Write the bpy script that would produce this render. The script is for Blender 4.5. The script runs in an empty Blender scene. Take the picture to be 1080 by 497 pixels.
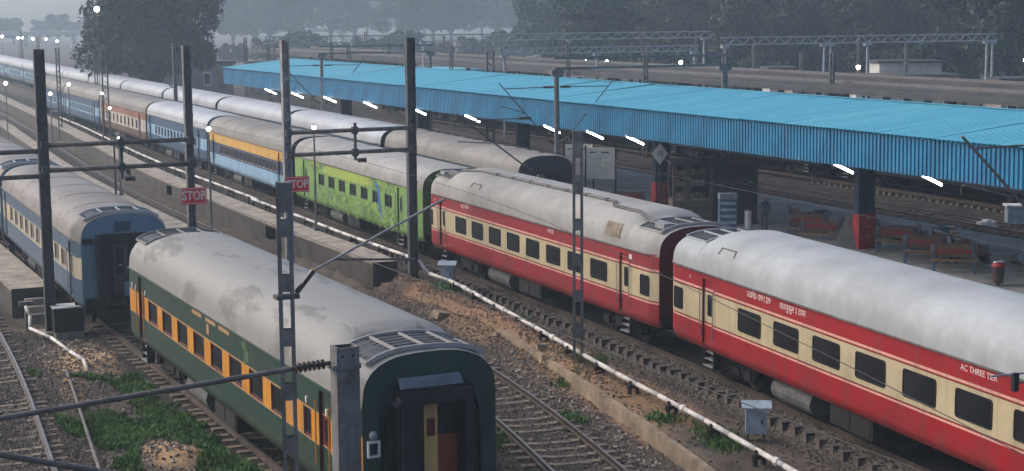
import bpy, bmesh, math, random
import numpy as np
from mathutils import Matrix, Vector, Euler, noise as mnoise
random.seed(7); RNG = np.random.default_rng(7)
R = math.radians
sc = bpy.context.scene
col = sc.collection

# ------------------------------------------------------------------ camera
CAM_Z, YAW, PITCH, ROLL = 10.92, 0.4375, math.atan((248.5 - 15.8) / 1726.5), -0.0072
cam_d = bpy.data.cameras.new('camera'); cam = bpy.data.objects.new('camera', cam_d); col.objects.link(cam)
cam.matrix_world = (Matrix.Translation((0, 0, CAM_Z)) @ Matrix.Rotation(-YAW, 4, 'Z')
                    @ Matrix.Rotation(math.pi / 2 - PITCH, 4, 'X') @ Matrix.Rotation(ROLL, 4, 'Z'))
cam_d.sensor_width = 36; cam_d.lens = 36 * 1726.5 / 1080; cam_d.clip_end = 6000; cam_d.clip_start = 0.1
sc.camera = cam

# ------------------------------------------------------------------ light: overcast, hazy daylight
SUN_EL, SUN_AZ = R(38), R(312)          # azimuth measured clockwise from +Y
w = bpy.data.worlds.new('World'); sc.world = w; w.use_nodes = True
nt = w.node_tree; nt.nodes.clear()
sky = nt.nodes.new('ShaderNodeTexSky'); sky.sky_type = 'NISHITA'; sky.sun_disc = False
sky.sun_elevation = SUN_EL; sky.sun_rotation = SUN_AZ
sky.altitude = 0; sky.air_density = 0.7; sky.dust_density = 4.0; sky.ozone_density = 1.6
bg = nt.nodes.new('ShaderNodeBackground'); bg.inputs[1].default_value = 0.15
out = nt.nodes.new('ShaderNodeOutputWorld')
nt.links.new(sky.outputs[0], bg.inputs[0]); nt.links.new(bg.outputs[0], out.inputs[0])
sun_d = bpy.data.lights.new('sun', 'SUN'); sun_d.energy = 0.5; sun_d.angle = R(50); sun_d.color = (1.0, 0.94, 0.86)
sun = bpy.data.objects.new('sun', sun_d); col.objects.link(sun)
sv = Vector((math.sin(SUN_AZ) * math.cos(SUN_EL), math.cos(SUN_AZ) * math.cos(SUN_EL), math.sin(SUN_EL)))
sun.rotation_euler = sv.to_track_quat('Z', 'Y').to_euler()
sc.view_settings.view_transform = 'Standard'; sc.view_settings.look = 'None'
sc.view_settings.gamma = 1; sc.view_settings.use_curve_mapping = False
sc.view_settings.exposure = 0.82
sc.render.engine = 'CYCLES'
sc.cycles.use_denoising = True
sc.cycles.max_bounces = 6; sc.cycles.volume_bounces = 3
sc.cycles.use_light_tree = True

# ------------------------------------------------------------------ helpers
def srgb(r, g, b):
    f = lambda c: (c / 255 / 12.92) if c / 255 <= 0.04045 else ((c / 255 + 0.055) / 1.055) ** 2.4
    return (f(r), f(g), f(b))
MATS = {}
def mat(name, c, c2=None, scale=1.5, rough=0.6, bump=0.0, bscale=30, metal=0.0, streak=0.0, fine=0.10, emit=0, spec=0.4,
        contrast=(0.35, 0.65), coord='Object', stretch=(1, 1, 1)):
    if name in MATS: return MATS[name]
    m = bpy.data.materials.new(name); m.use_nodes = True; MATS[name] = m
    t = m.node_tree; N, Lk = t.nodes, t.links; b = N['Principled BSDF']
    b.inputs['Roughness'].default_value = rough; b.inputs['Metallic'].default_value = metal
    b.inputs['Specular IOR Level'].default_value = spec
    if emit:
        b.inputs['Emission Color'].default_value = (*c, 1); b.inputs['Emission Strength'].default_value = emit
        b.inputs['Base Color'].default_value = (*c, 1); return m
    tc = N.new('ShaderNodeTexCoord')
    mp = N.new('ShaderNodeMapping'); mp.inputs['Scale'].default_value = stretch
    Lk.new(tc.outputs[coord], mp.inputs[0])
    c2 = c2 or tuple(x * 0.72 for x in c)
    n1 = N.new('ShaderNodeTexNoise'); n1.inputs['Scale'].default_value = scale; n1.inputs['Detail'].default_value = 6
    n1.inputs['Roughness'].default_value = 0.62
    Lk.new(mp.outputs[0], n1.inputs['Vector'])
    r1 = N.new('ShaderNodeMapRange'); r1.inputs[1].default_value, r1.inputs[2].default_value = contrast
    Lk.new(n1.outputs[0], r1.inputs[0])
    mx = N.new('ShaderNodeMix'); mx.data_type = 'RGBA'
    mx.inputs[6].default_value = (*c, 1); mx.inputs[7].default_value = (*c2, 1); Lk.new(r1.outputs[0], mx.inputs[0])
    cur = mx.outputs[2]
    if streak > 0:      # vertical rain-and-rust streaks
        m2 = N.new('ShaderNodeMapping'); m2.inputs['Scale'].default_value = (6, 6, 0.5); Lk.new(tc.outputs['Object'], m2.inputs[0])
        n2 = N.new('ShaderNodeTexNoise'); n2.inputs['Scale'].default_value = 1.2; n2.inputs['Detail'].default_value = 4
        Lk.new(m2.outputs[0], n2.inputs['Vector'])
        r2 = N.new('ShaderNodeMapRange'); r2.inputs[1].default_value = 0.46; r2.inputs[2].default_value = 0.72
        r2.inputs[4].default_value = streak; Lk.new(n2.outputs[0], r2.inputs[0])
        x2 = N.new('ShaderNodeMix'); x2.data_type = 'RGBA'; Lk.new(r2.outputs[0], x2.inputs[0]); Lk.new(cur, x2.inputs[6])
        x2.inputs[7].default_value = (0.07, 0.055, 0.045, 1); cur = x2.outputs[2]
    if fine > 0:
        n3 = N.new('ShaderNodeTexNoise'); n3.inputs['Scale'].default_value = bscale; n3.inputs['Detail'].default_value = 3
        Lk.new(mp.outputs[0], n3.inputs['Vector'])
        h = N.new('ShaderNodeHueSaturation'); Lk.new(cur, h.inputs['Color'])
        r3 = N.new('ShaderNodeMapRange'); r3.inputs[1].default_value = 0.25; r3.inputs[2].default_value = 0.75
        r3.inputs[3].default_value = 1 - fine; r3.inputs[4].default_value = 1 + fine; Lk.new(n3.outputs[0], r3.inputs[0])
        Lk.new(r3.outputs[0], h.inputs['Value']); cur = h.outputs[0]
        if bump > 0:
            bp = N.new('ShaderNodeBump'); bp.inputs['Strength'].default_value = bump; bp.inputs['Distance'].default_value = 0.05
            Lk.new(n3.outputs[0], bp.inputs['Height']); Lk.new(bp.outputs[0], b.inputs['Normal'])
    Lk.new(cur, b.inputs['Base Color'])
    return m

class MB:
    """collects faces with material slots, links them as ONE mesh object"""
    def __init__(s): s.v = []; s.f = []; s.m = []
    def add(s, vs, fs, mi=0):
        o = len(s.v); s.v += [tuple(map(float, v)) for v in vs]
        for f in fs: s.f.append(tuple(i + o for i in f)); s.m.append(mi)
        return s
    def box(s, a, b, mi=0, M=None):
        x0, y0, z0 = a; x1, y1, z1 = b
        vs = [(x0,y0,z0),(x1,y0,z0),(x1,y1,z0),(x0,y1,z0),(x0,y0,z1),(x1,y0,z1),(x1,y1,z1),(x0,y1,z1)]
        if M is not None: vs = [M @ Vector(v) for v in vs]
        return s.add(vs, [(3,2,1,0),(4,5,6,7),(0,1,5,4),(1,2,6,5),(2,3,7,6),(3,0,4,7)], mi)
    def bar(s, p, q, wd, hd=None, mi=0):
        hd = hd or wd; p, q = Vector(p), Vector(q); d = (q - p); Ln = d.length
        M = Matrix.Translation(p) @ d.to_track_quat('Z', 'Y').to_matrix().to_4x4()
        return s.box((-wd/2, -hd/2, 0), (wd/2, hd/2, Ln), mi, M)
    def tube(s, p, q, r, r2=None, n=8, mi=0, cap=True):
        r2 = r if r2 is None else r2; p, q = Vector(p), Vector(q); d = q - p
        M = d.to_track_quat('Z', 'Y').to_matrix()
        vs = []
        for k in range(n):
            a = 2 * math.pi * k / n; e = M @ Vector((math.cos(a), math.sin(a), 0))
            vs += [p + e * r, q + e * r2]
        fs = [(2*k, 2*((k+1) % n), 2*((k+1) % n)+1, 2*k+1) for k in range(n)]
        if cap: fs += [tuple(2*k for k in range(n))[::-1], tuple(2*k+1 for k in range(n))]
        return s.add(vs, fs, mi)
    def path(s, pts, r, n=8, mi=0):
        for p, q in zip(pts[:-1], pts[1:]): s.tube(p, q, r, n=n, mi=mi)
        return s
    def sphere(s, c, r, mi=0, n=8, m=5, sz=1.0):
        vs = [(c[0], c[1], c[2] - r * sz)]
        for i in range(1, m):
            a = -math.pi/2 + math.pi * i / m
            for k in range(n):
                b = 2*math.pi*k/n; vs.append((c[0]+r*math.cos(a)*math.cos(b), c[1]+r*math.cos(a)*math.sin(b), c[2]+r*sz*math.sin(a)))
        vs.append((c[0], c[1], c[2] + r * sz)); fs = []
        for k in range(n): fs.append((0, 1+(k+1) % n, 1+k))
        for i in range(m-2):
            for k in range(n):
                a = 1+i*n+k; b = 1+i*n+(k+1) % n; fs.append((a, b, b+n, a+n))
        t = len(vs)-1
        for k in range(n): fs.append((1+(m-2)*n+k, 1+(m-2)*n+(k+1) % n, t))
        return s.add(vs, fs, mi)
    def mesh(s, name, mats, smooth=False):
        me = bpy.data.meshes.new(name); me.from_pydata(s.v, [], s.f)
        for m in (mats if isinstance(mats, (list, tuple)) else [mats]): me.materials.append(m)
        me.polygons.foreach_set('material_index', s.m)
        if smooth: me.polygons.foreach_set('use_smooth', [True] * len(s.f))
        me.update(); return me
    def build(s, name, mats, parent=None, smooth=False, loc=None, rot=None):
        return link(name, s.mesh(name, mats, smooth), parent, loc, rot)

def link(name, me, parent=None, loc=None, rot=None):
    o = bpy.data.objects.new(name, me); col.objects.link(o)
    if parent: o.parent = parent
    if loc: o.location = loc
    if rot: o.rotation_euler = rot
    return o
def tag(o, label=None, cat=None, group=None, kind=None):
    if label: o['label'] = label
    if cat: o['category'] = cat
    if group: o['group'] = group
    if kind: o['kind'] = kind
    return o
def thing(name, label, cat, loc=(0, 0, 0), rz=0, group=None):
    o = bpy.data.objects.new(name, None); col.objects.link(o); o.location = loc; o.rotation_euler = (0, 0, rz)
    o.empty_display_size = 0.3
    return tag(o, label, cat, group)
def copy_tree(o, parent=None):
    c = o.copy(); col.objects.link(c); c.parent = parent
    for ch in list(o.children): copy_tree(ch, c)
    return c
def text(name, s, size, m, parent, loc, rot, sx=1.0, ext=0.003, bold=0.0):
    cu = bpy.data.curves.new(name, 'FONT'); cu.body = s; cu.size = size; cu.extrude = ext; cu.resolution_u = 3; cu.offset = bold
    cu.align_x = 'CENTER'; cu.align_y = 'CENTER'
    t = bpy.data.objects.new(name, cu); col.objects.link(t)
    dg = bpy.context.evaluated_depsgraph_get(); dg.update()
    me = bpy.data.meshes.new_from_object(t.evaluated_get(dg)); bpy.data.objects.remove(t); bpy.data.curves.remove(cu)
    me.materials.clear(); me.materials.append(m)
    o = link(name, me, parent, loc, rot); o.scale = (sx, 1, 1); return o
def smoothpath(knots, y0, y1, step, sig=7.0):
    ys = np.arange(-120, 700, 1.0); k = np.array(knots)
    xs = np.interp(ys, k[:, 0], k[:, 1])
    # extrapolate ends with the end slopes
    s0 = (k[1,1]-k[0,1])/(k[1,0]-k[0,0]); s1 = (k[-1,1]-k[-2,1])/(k[-1,0]-k[-2,0])
    xs = np.where(ys < k[0,0], k[0,1]+s0*(ys-k[0,0]), xs); xs = np.where(ys > k[-1,0], k[-1,1]+s1*(ys-k[-1,0]), xs)
    g = np.exp(-0.5*(np.arange(-25, 26)/sig)**2); g /= g.sum()
    xp = np.concatenate([xs[0]+s0*np.arange(-25, 0), xs, xs[-1]+s1*np.arange(1, 26)])
    xs = np.convolve(xp, g, 'valid')
    return lambda y: float(np.interp(y, ys, xs))
# left flank of the main train / centre lines of the tracks, X as a function of Y
XM = smoothpath([(0,20.7),(22.75,23.62),(34,24.9),(45,26.06),(66.4,26.95),(89.5,27.9),(112,28.85),(135,29.6),(155,30.1),(187,30.9),(320,35.5),(500,44)], 0, 600, 1, 5)
t_main = lambda y: XM(y) + 1.62
t_silver = lambda y: XM(y) + 8.05 + 0.35*min(1, max(0, (y-70)/25))
t_mid = smoothpath([(0,10.2),(20,15.0),(34,18.0),(40.4,19.2),(47.6,20.05),(56,20.55),(67,20.72),(77,20.75),(92,20.95),(104,21.15),(118,21.75),(130,22.5),(165,24.7),(320,32),(500,42)], 0, 600, 1, 4)
t_green = lambda y: 12.2
t_left = smoothpath([(0,2.4),(39.8,5.43),(46.7,6.05),(52,6.45),(58.6,6.8),(75,7.3),(110,7.8),(300,9)], 0, 600, 1, 4)
# ------------------------------------------------------------------ materials
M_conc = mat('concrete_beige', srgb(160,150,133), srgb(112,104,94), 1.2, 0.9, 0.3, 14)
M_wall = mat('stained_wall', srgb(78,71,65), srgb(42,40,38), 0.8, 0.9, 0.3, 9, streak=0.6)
M_plat = mat('platform_paving', srgb(128,128,124), srgb(90,90,88), 0.6, 0.7, 0.1, 10)
M_kerb = mat('kerb_concrete', srgb(150,132,108), srgb(104,90,74), 1.5, 0.9, 0.4, 16)
M_rail = mat('rail_rust', srgb(74,58,46), srgb(48,40,34), 3, 0.6, 0.1, 20)
M_railtop = mat('rail_head', srgb(125,118,110), srgb(92,84,76), 3, 0.35, 0, 20, metal=0.6)
M_slp = mat('sleeper_concrete', srgb(112,102,90), srgb(78,70,62), 4, 0.95, 0.3, 30)
M_slpm = mat('sleeper_pale', srgb(92,85,78), srgb(64,59,54), 4, 0.95, 0.3, 30)
M_slpo = mat('sleeper_weathered', srgb(140,126,108), srgb(82,72,60), 4, 0.95, 0.3, 30)
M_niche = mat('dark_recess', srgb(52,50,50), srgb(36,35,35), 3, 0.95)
M_steel = mat('mast_steel', srgb(112,113,112), srgb(80,79,77), 2.5, 0.65, 0.1, 25, streak=0.5)
M_steel_d = mat('mast_steel_dark', srgb(74,76,77), srgb(52,52,52), 2.5, 0.65, 0.1, 25, streak=0.4)
M_galv = mat('galvanised_tube', srgb(150,150,148), srgb(110,110,110), 4, 0.5, 0.05, 30, metal=0.2)
M_galv_d = mat('weathered_tube', srgb(104,98,94), srgb(74,70,68), 4, 0.6, 0.05, 30, metal=0.1)
M_insul = mat('insulator_brown', srgb(60,48,44), None, 5, 0.3)
M_black = mat('black_rubber', srgb(26,27,30), srgb(18,18,20), 4, 0.6)
M_gear = mat('underframe_dirt_shade', srgb(32,31,30), srgb(20,20,19), 3, 0.9, 0.2, 20)  # dirt colour, lowered further to hold the shade under the coaches
M_pipe = mat('white_pipe', srgb(205,200,192), srgb(165,158,148), 2.5, 0.6, 0.05, 20)
M_white = mat('white_paint', srgb(215,215,210), srgb(185,183,178), 3, 0.5)
M_cab = mat('silver_cabinet', srgb(168,180,188), srgb(130,140,148), 4, 0.45, 0.05, 20, metal=0.3)
M_bulb = mat('lamp_light', (1.0, 0.97, 0.9), emit=22)
M_tube = mat('tube_light', (0.93, 0.97, 1.0), emit=16)
M_glass = mat('window_glass', srgb(34,36,37), srgb(20,22,24), 0.7, 0.3, 0, 3, spec=0.22)
M_redsign = mat('sign_red', srgb(206,34,40), srgb(184,30,36), 5, 0.5)
M_wtext = mat('lettering_white', srgb(226,205,196), None, 5, 0.6)

def gnode(name='ground_earth'):
    m = bpy.data.materials.new(name); m.use_nodes = True; t = m.node_tree; N, Lk = t.nodes, t.links; b = N['Principled BSDF']
    b.inputs['Roughness'].default_value = 0.95; b.inputs['Specular IOR Level'].default_value = 0.15
    at = N.new('ShaderNodeAttribute'); at.attribute_name = 'zone'
    tc = N.new('ShaderNodeTexCoord')
    sep = N.new('ShaderNodeSeparateColor'); Lk.new(at.outputs['Color'], sep.inputs[0])
    def noise(s, d=6):
        n = N.new('ShaderNodeTexNoise'); n.inputs['Scale'].default_value = s; n.inputs['Detail'].default_value = d
        n.inputs['Roughness'].default_value = 0.65; Lk.new(tc.outputs['Object'], n.inputs['Vector']); return n.outputs[0]
    def mix(f, a, bb):
        x = N.new('ShaderNodeMix'); x.data_type = 'RGBA'; Lk.new(f, x.inputs[0])
        for i, v in ((6, a), (7, bb)):
            if isinstance(v, tuple): x.inputs[i].default_value = (*v, 1)
            else: Lk.new(v, x.inputs[i])
        return x.outputs[2]
    def ramp(src, a, bb):
        r = N.new('ShaderNodeMapRange'); r.inputs[1].default_value = a; r.inputs[2].default_value = bb; Lk.new(src, r.inputs[0]); return r.outputs[0]
    def mask(ch, n):
        ad = N.new('ShaderNodeMath'); ad.operation = 'ADD'; Lk.new(ch, ad.inputs[0]); Lk.new(n, ad.inputs[1]); return ramp(ad.outputs[0], 0.85, 1.15)
    na, nb, nc = noise(0.9), noise(6, 8), noise(26, 5)
    base = mix(ramp(na, 0.35, 0.65), srgb(104,93,81), srgb(70,64,58))
    earth = mix(ramp(nb, 0.3, 0.7), srgb(158,127,96), srgb(106,88,71))
    sand = mix(ramp(nb, 0.3, 0.7), srgb(196,164,122), srgb(150,124,96))
    oil_shade = mix(ramp(nb, 0.3, 0.7), srgb(40,38,36), srgb(60,55,50))  # oily ground, its dark tone also standing in for shade
    c = mix(mask(sep.outputs[0], na), base, earth); c = mix(mask(sep.outputs[1], na), c, sand); c = mix(mask(sep.outputs[2], na), c, oil_shade)
    h = N.new('ShaderNodeHueSaturation'); r = N.new('ShaderNodeMapRange'); r.inputs[1].default_value = 0.3; r.inputs[2].default_value = 0.7
    r.inputs[3].default_value = 0.72; r.inputs[4].default_value = 1.28; Lk.new(nc, r.inputs[0]); Lk.new(r.outputs[0], h.inputs['Value']); Lk.new(c, h.inputs['Color'])
    Lk.new(h.outputs[0], b.inputs['Base Color'])
    bp = N.new('ShaderNodeBump'); bp.inputs['Strength'].default_value = 0.9; bp.inputs['Distance'].default_value = 0.06
    ad = N.new('ShaderNodeMath'); ad.operation = 'ADD'; Lk.new(nb, ad.inputs[0]); Lk.new(nc, ad.inputs[1]); Lk.new(ad.outputs[0], bp.inputs['Height'])
    Lk.new(bp.outputs[0], b.inputs['Normal'])
    return m
M_ground = gnode()

# ------------------------------------------------------------------ ground
def vec(fn): return lambda y: np.vectorize(fn)(y)
YS = np.arange(-120, 700, 0.5)
TAB = {k: np.array([f(y) for y in YS]) for k, f in dict(main=t_main, silver=t_silver, mid=t_mid, left=t_left, xm=XM).items()}
def tl(k, y): return np.interp(y, YS, TAB[k])
KERB = np.array([(20, 17.2), (32, 20.35), (35.8, 21.05), (39.6, 21.73), (44.65, 22.48), (50.5, 23.3), (60, 23.6), (64, 23.6)])
def kerbx(y): return np.interp(y, KERB[:, 0], KERB[:, 1])
PIPE = np.array([(15, 19.3), (30.7, 21.45), (35.9, 22.2), (42, 22.85), (49.3, 23.85), (59.1, 25.1), (61, 25.0), (63, 24.62), (70, 24.62), (79, 24.85), (87, 24.95), (97, 25.2), (108, 25.35), (122, 26.0), (154, 28.0), (200, 30)])
def pipex(y): return np.interp(y, PIPE[:, 0], PIPE[:, 1])
def fbm(x, y, s, seed=0.0):
    sh = np.broadcast(x, y).shape; x = np.broadcast_to(x, sh).ravel(); y = np.broadcast_to(y, sh).ravel()
    # cheap value noise from summed lattice hashes
    def vn(px, py):
        ix, iy = np.floor(px), np.floor(py); fx, fy = px-ix, py-iy
        fx = fx*fx*(3-2*fx); fy = fy*fy*(3-2*fy)
        hsh = lambda a, b: np.modf(np.abs(np.sin(a*127.1+b*311.7+seed*74.7)*43758.5453))[0]
        return (hsh(ix, iy)*(1-fx)+hsh(ix+1, iy)*fx)*(1-fy)+(hsh(ix, iy+1)*(1-fx)+hsh(ix+1, iy+1)*fx)*fy
    r = 0; a = 0.5
    for k in range(4): r = r+a*vn(x*s*2**k+k*17.3, y*s*2**k+k*9.1); a *= 0.5
    return (r/0.9375).reshape(sh)
def sstep(a, b, t): t = np.clip((t-a)/(b-a), 0, 1); return t*t*(3-2*t)
def ground_h(x, y):
    h = np.full(np.broadcast(x, y).shape, -0.34)
    h = h + (fbm(x, y, 1.3)-0.5)*0.10
    near = (1-sstep(85, 120, y))
    # strip between the kerb and the red train
    k = kerbx(y); g = sstep(k+0.02, k+0.25, x)*(1-sstep(tl('xm', y)-1.5, tl('xm', y)-0.7, x))*sstep(18, 24, y)*(1-sstep(60, 64, y))
    h = h + g*(0.40+0.10*(fbm(x, y, 0.8, 2)-0.5))
    for cx, cy, a, sx, sy in ((22.9, 53.0, 0.42, 0.75, 3.2), (23.2, 57.0, 0.22, 0.9, 2.2), (22.4, 48.3, 0.40, 0.6, 2.0), (23.9, 51.5, 0.25, 0.6, 2.5), (22.6, 44.5, 0.22, 0.5, 1.6)):
        h = h + a*np.exp(-((x-cx)/sx)**2-((y-cy)/sy)**2)*(0.75+0.5*fbm(x, y, 1.6, 5))
    # earth banked up against the end of the walkway
    h = h + 0.22*np.exp(-((x-24.3)/0.9)**2-((y-61.4)/1.5)**2)*(0.4+1.2*fbm(x, y, 2.2, 8))
    h = h + 0.4*np.exp(-((x-23.5)/0.8)**2-((y-61.9)/0.8)**2)*(0.6+0.8*fbm(x, y, 2.4, 4))
    bk = sstep(60, 64, y)*(1-sstep(69, 75, y)); h = h + bk*0.5*np.exp(-((x-tl('mid', y)-1.75)/0.3)**2)*(0.6+0.8*fbm(x, y, 1.3, 8))
    # small heaps on the left
    for cx, cy, a, s in ((9.4, 41.0, 0.28, 0.9), (9.3, 55.2, 0.28, 1.0), (10.3, 53.4, 0.22, 1.0), (8.6, 51.0, 0.18, 0.8)):
        h = h + a*np.exp(-((x-cx)**2+((y-cy)/1.4)**2)/s**2)*(0.6+0.8*fbm(x, y, 2.2, 6))
    # ballast beds
    for kx in ('main', 'silver', 'mid', 'left', 'g'):
        c = 12.2 if kx == 'g' else tl(kx, y)
        d = np.abs(x-c)
        top = {'main': -0.17, 'mid': -0.235, 'left': -0.225}.get(kx, -0.205)
        wgt = 1-sstep(1.25, 1.9 if kx != 'main' else 1.66, d)
        if kx == 'main': h = h-0.16*np.exp(-((x-c+1.95)/0.45)**2)
        h = h*(1-wgt)+(top+(fbm(x, y, 4, 3)-0.5)*0.05)*wgt
    return h
def lines(*seg):
    r = []
    for a, b, s in seg: r += list(np.arange(a, b, s))
    return np.array(r+[seg[-1][1]])
gx = lines((-500, -20, 60), (-20, 2, 1.0), (2, 30, 0.16), (30, 60, 1.5), (60, 900, 60))
gy = lines((-120, 18, 6), (18, 66, 0.2), (66, 130, 0.8), (130, 1500, 40))
GX, GY = np.meshgrid(gx, gy)
GZ = ground_h(GX, GY)
nv = GX.size; nx, ny = len(gx), len(gy)
me = bpy.data.meshes.new('ground')
ii = np.arange((nx-1)*(ny-1)); q = (ii//(nx-1))*nx+ii % (nx-1)
F = np.stack([q, q+1, q+1+nx, q+nx], 1)
me.vertices.add(nv); me.vertices.foreach_set('co', np.stack([GX, GY, GZ], -1).ravel().astype(np.float32))
me.loops.add(F.size); me.loops.foreach_set('vertex_index', F.ravel().astype(np.int32))
me.polygons.add(len(F)); me.polygons.foreach_set('loop_start', (np.arange(len(F))*4).astype(np.int32))
me.polygons.foreach_set('loop_total', np.full(len(F), 4, np.int32)); me.polygons.foreach_set('use_smooth', np.ones(len(F), bool))
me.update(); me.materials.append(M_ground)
zone = np.zeros((nv, 4), np.float32); X_, Y_ = GX.ravel(), GY.ravel()
k = kerbx(Y_)
earth = sstep(k-0.8, k-0.1, X_)*(1-sstep(tl('xm', Y_)-2.2, tl('xm', Y_)-1.3, X_))*sstep(30, 42, Y_)*(1-sstep(59, 63, Y_))
earth = np.maximum(earth, np.exp(-((X_-22.9)/0.8)**2-((Y_-51)/5.5)**2)*1.15)
zone[:, 0] = earth*0.85
sandz = np.exp(-((X_-9.5)/1.0)**2-((Y_-41)/1.7)**2)+np.exp(-((X_-9.7)/1.7)**2-((Y_-54.5)/3.0)**2)+0.7*np.exp(-((X_-8.3)/0.7)**2-((Y_-50)/4)**2)+0.6*np.exp(-((X_-9.2)/0.3)**2-((Y_-45)/2.5)**2)
zone[:, 1] = np.clip(sandz, 0, 1)*0.85
oil_shade = np.zeros(nv)
for kx, wd in (('main', 1.5), ('left', 1.2), ('silver', 2), ('g', 1.9), ('mid', 0.0)):  # oily beds; the dark also paints in shade beneath the trains
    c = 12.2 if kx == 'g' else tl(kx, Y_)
    if wd: oil_shade = np.maximum(oil_shade, 1-sstep(wd-0.5, wd+0.3, np.abs(X_-c)))
oil_shade = np.maximum(oil_shade, sstep(51, 53, X_)*(1-sstep(84, 90, X_)))  # shade seen under the canopy, painted into the far track bed
oil_shade = np.maximum(oil_shade, sstep(tl('xm', Y_)-2.9, tl('xm', Y_)-2.3, X_)*(1-sstep(36, 38, X_))*sstep(62, 66, Y_))
oil_shade = np.maximum(oil_shade, sstep(13.2, 13.8, X_)*(1-sstep(17.2, 17.6, X_))*sstep(56, 60, Y_))
oil_shade = np.maximum(oil_shade, sstep(tl('mid', Y_)-2.4, tl('mid', Y_)-1.5, X_)*(1-sstep(22.0, 22.6, X_))*sstep(50, 56, Y_)*0.6)
zone[:, 2] = oil_shade*0.68; zone[:, 3] = 1
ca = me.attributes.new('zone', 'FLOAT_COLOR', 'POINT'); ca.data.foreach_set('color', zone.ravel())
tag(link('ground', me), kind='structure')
def gz(x, y): return float(ground_h(np.array([x]), np.array([y]))[0])

# loose ballast and rubble: uncountable stones
def stones(name, n, sampler, smin, smax, m):
    X, Y = sampler(n); n = len(X); Z = ground_h(X, Y)
    S = RNG.uniform(smin, smax, n)
    base = np.array([(1,0,0),(-1,0,0),(0,1,0),(0,-1,0),(0,0,1),(0,0,-1)], float)
    V = base[None]*RNG.uniform(0.55, 1.25, (n, 6, 1)) + RNG.normal(0, 0.22, (n, 6, 3))
    a = RNG.uniform(0, 6.28, n); ca_, sa_ = np.cos(a), np.sin(a)
    V = np.stack([V[..., 0]*ca_[:, None]-V[..., 1]*sa_[:, None], V[..., 0]*sa_[:, None]+V[..., 1]*ca_[:, None], V[..., 2]*0.75], -1)*S[:, None, None]
    V[..., 0] += X[:, None]; V[..., 1] += Y[:, None]; V[..., 2] += (Z+S*0.25)[:, None]
    f = np.array([(0,2,4),(2,1,4),(1,3,4),(3,0,4),(2,0,5),(1,2,5),(3,1,5),(0,3,5)])
    F = (f[None]+6*np.arange(n)[:, None, None]).reshape(-1, 3)
    me = bpy.data.meshes.new(name); me.from_pydata(V.reshape(-1, 3).tolist(), [], F.tolist()); me.materials.append(m)
    return link(name, me)
M_stone = mat('ballast_stone', srgb(112,102,92), srgb(70,64,59), 9, 0.95, 0, 40, contrast=(0.3, 0.7), fine=0.25)
def samp_all(n):
    n1 = int(n*0.34); y1 = RNG.uniform(27, 60, n1)**1.0; x1 = np.interp(y1, YS, TAB['mid'])+RNG.normal(0, 1.35, n1)
    n2 = int(n*0.36); y2 = RNG.uniform(26, 72, n2); x2 = np.interp(y2, YS, TAB['xm'])-RNG.gamma(2.0, 0.55, n2)+0.9
    n3 = int(n*0.26); y3 = RNG.uniform(36, 60, n3); x3 = np.interp(y3, YS, TAB['left'])+RNG.normal(0.8, 1.2, n3)
    n4 = n-n1-n2-n3; y4 = RNG.uniform(40, 60, n4); x4 = RNG.uniform(7.5, 10.6, n4)
    return np.concatenate([x1, x2, x3, x4]), np.concatenate([y1, y2, y3, y4])
o = stones('ballast', 62000, samp_all, 0.025, 0.065, M_stone); tag(o, 'loose grey brown ballast stones around the tracks', 'ballast', kind='stuff')
M_clod = mat('earth_clod', srgb(150,122,94), srgb(106,88,72), 9, 0.95, 0, 40, fine=0.2)
def samp_mound(n):
    y = RNG.uniform(40, 63, n); x = kerbx(y)+RNG.normal(0.05, 0.65, n); return x, y
o = stones('earth_clods', 2400, samp_mound, 0.02, 0.08, M_clod); tag(o, 'orange brown clods on the dug earth beside the middle track', 'earth', kind='stuff')
def samp_pale(n):
    y = np.concatenate([RNG.uniform(28, 48, n//2), RNG.uniform(38, 58, n-n//2)]); x = np.concatenate([tl('mid', y[:n//2])+1.7+RNG.normal(0.3, 0.4, n//2), RNG.uniform(7.6, 10.4, n-n//2)]); return x, y
o = stones('rubble', 900, samp_pale, 0.03, 0.09, M_conc); tag(o, 'pale broken rubble scattered beside the tracks', 'rubble', kind='stuff')

# ------------------------------------------------------------------ grass and weeds
def gmat(name, c, c2):
    return mat(name, c, c2, 1.1, 0.8, 0, 8, fine=0.25)
M_grass = gmat('grass', srgb(84,116,52), srgb(54,84,38))
def grass(name, label, X, Y, hmin, hmax):
    n = len(X); Z = ground_h(X, Y)-0.02; a = RNG.uniform(0, 6.28, n); H = RNG.uniform(hmin, hmax, n); W = RNG.uniform(0.012, 0.03, n)
    lx, ly = RNG.normal(0, 0.45, n)*H, RNG.normal(0, 0.45, n)*H
    P = np.stack([X, Y, Z], -1); d = np.stack([np.cos(a)*W, np.sin(a)*W, 0*a], -1)
    mid = P+np.stack([lx*0.4, ly*0.4, H*0.6], -1); tip = P+np.stack([lx, ly, H], -1)
    V = np.stack([P-d, P+d, mid+d*0.8, mid-d*0.8, tip], 1).reshape(-1, 3)
    F = []
    for k in range(n): F += [(5*k, 5*k+1, 5*k+2, 5*k+3), (5*k+3, 5*k+2, 5*k+4)]
    me = bpy.data.meshes.new(name); me.from_pydata(V.tolist(), [], F); me.materials.append(M_grass)
    return tag(link(name, me), label, 'grass', kind='stuff')
n = 150000; X = RNG.uniform(6.9, 11.0, n); Y = RNG.uniform(33, 56, n)
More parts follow.
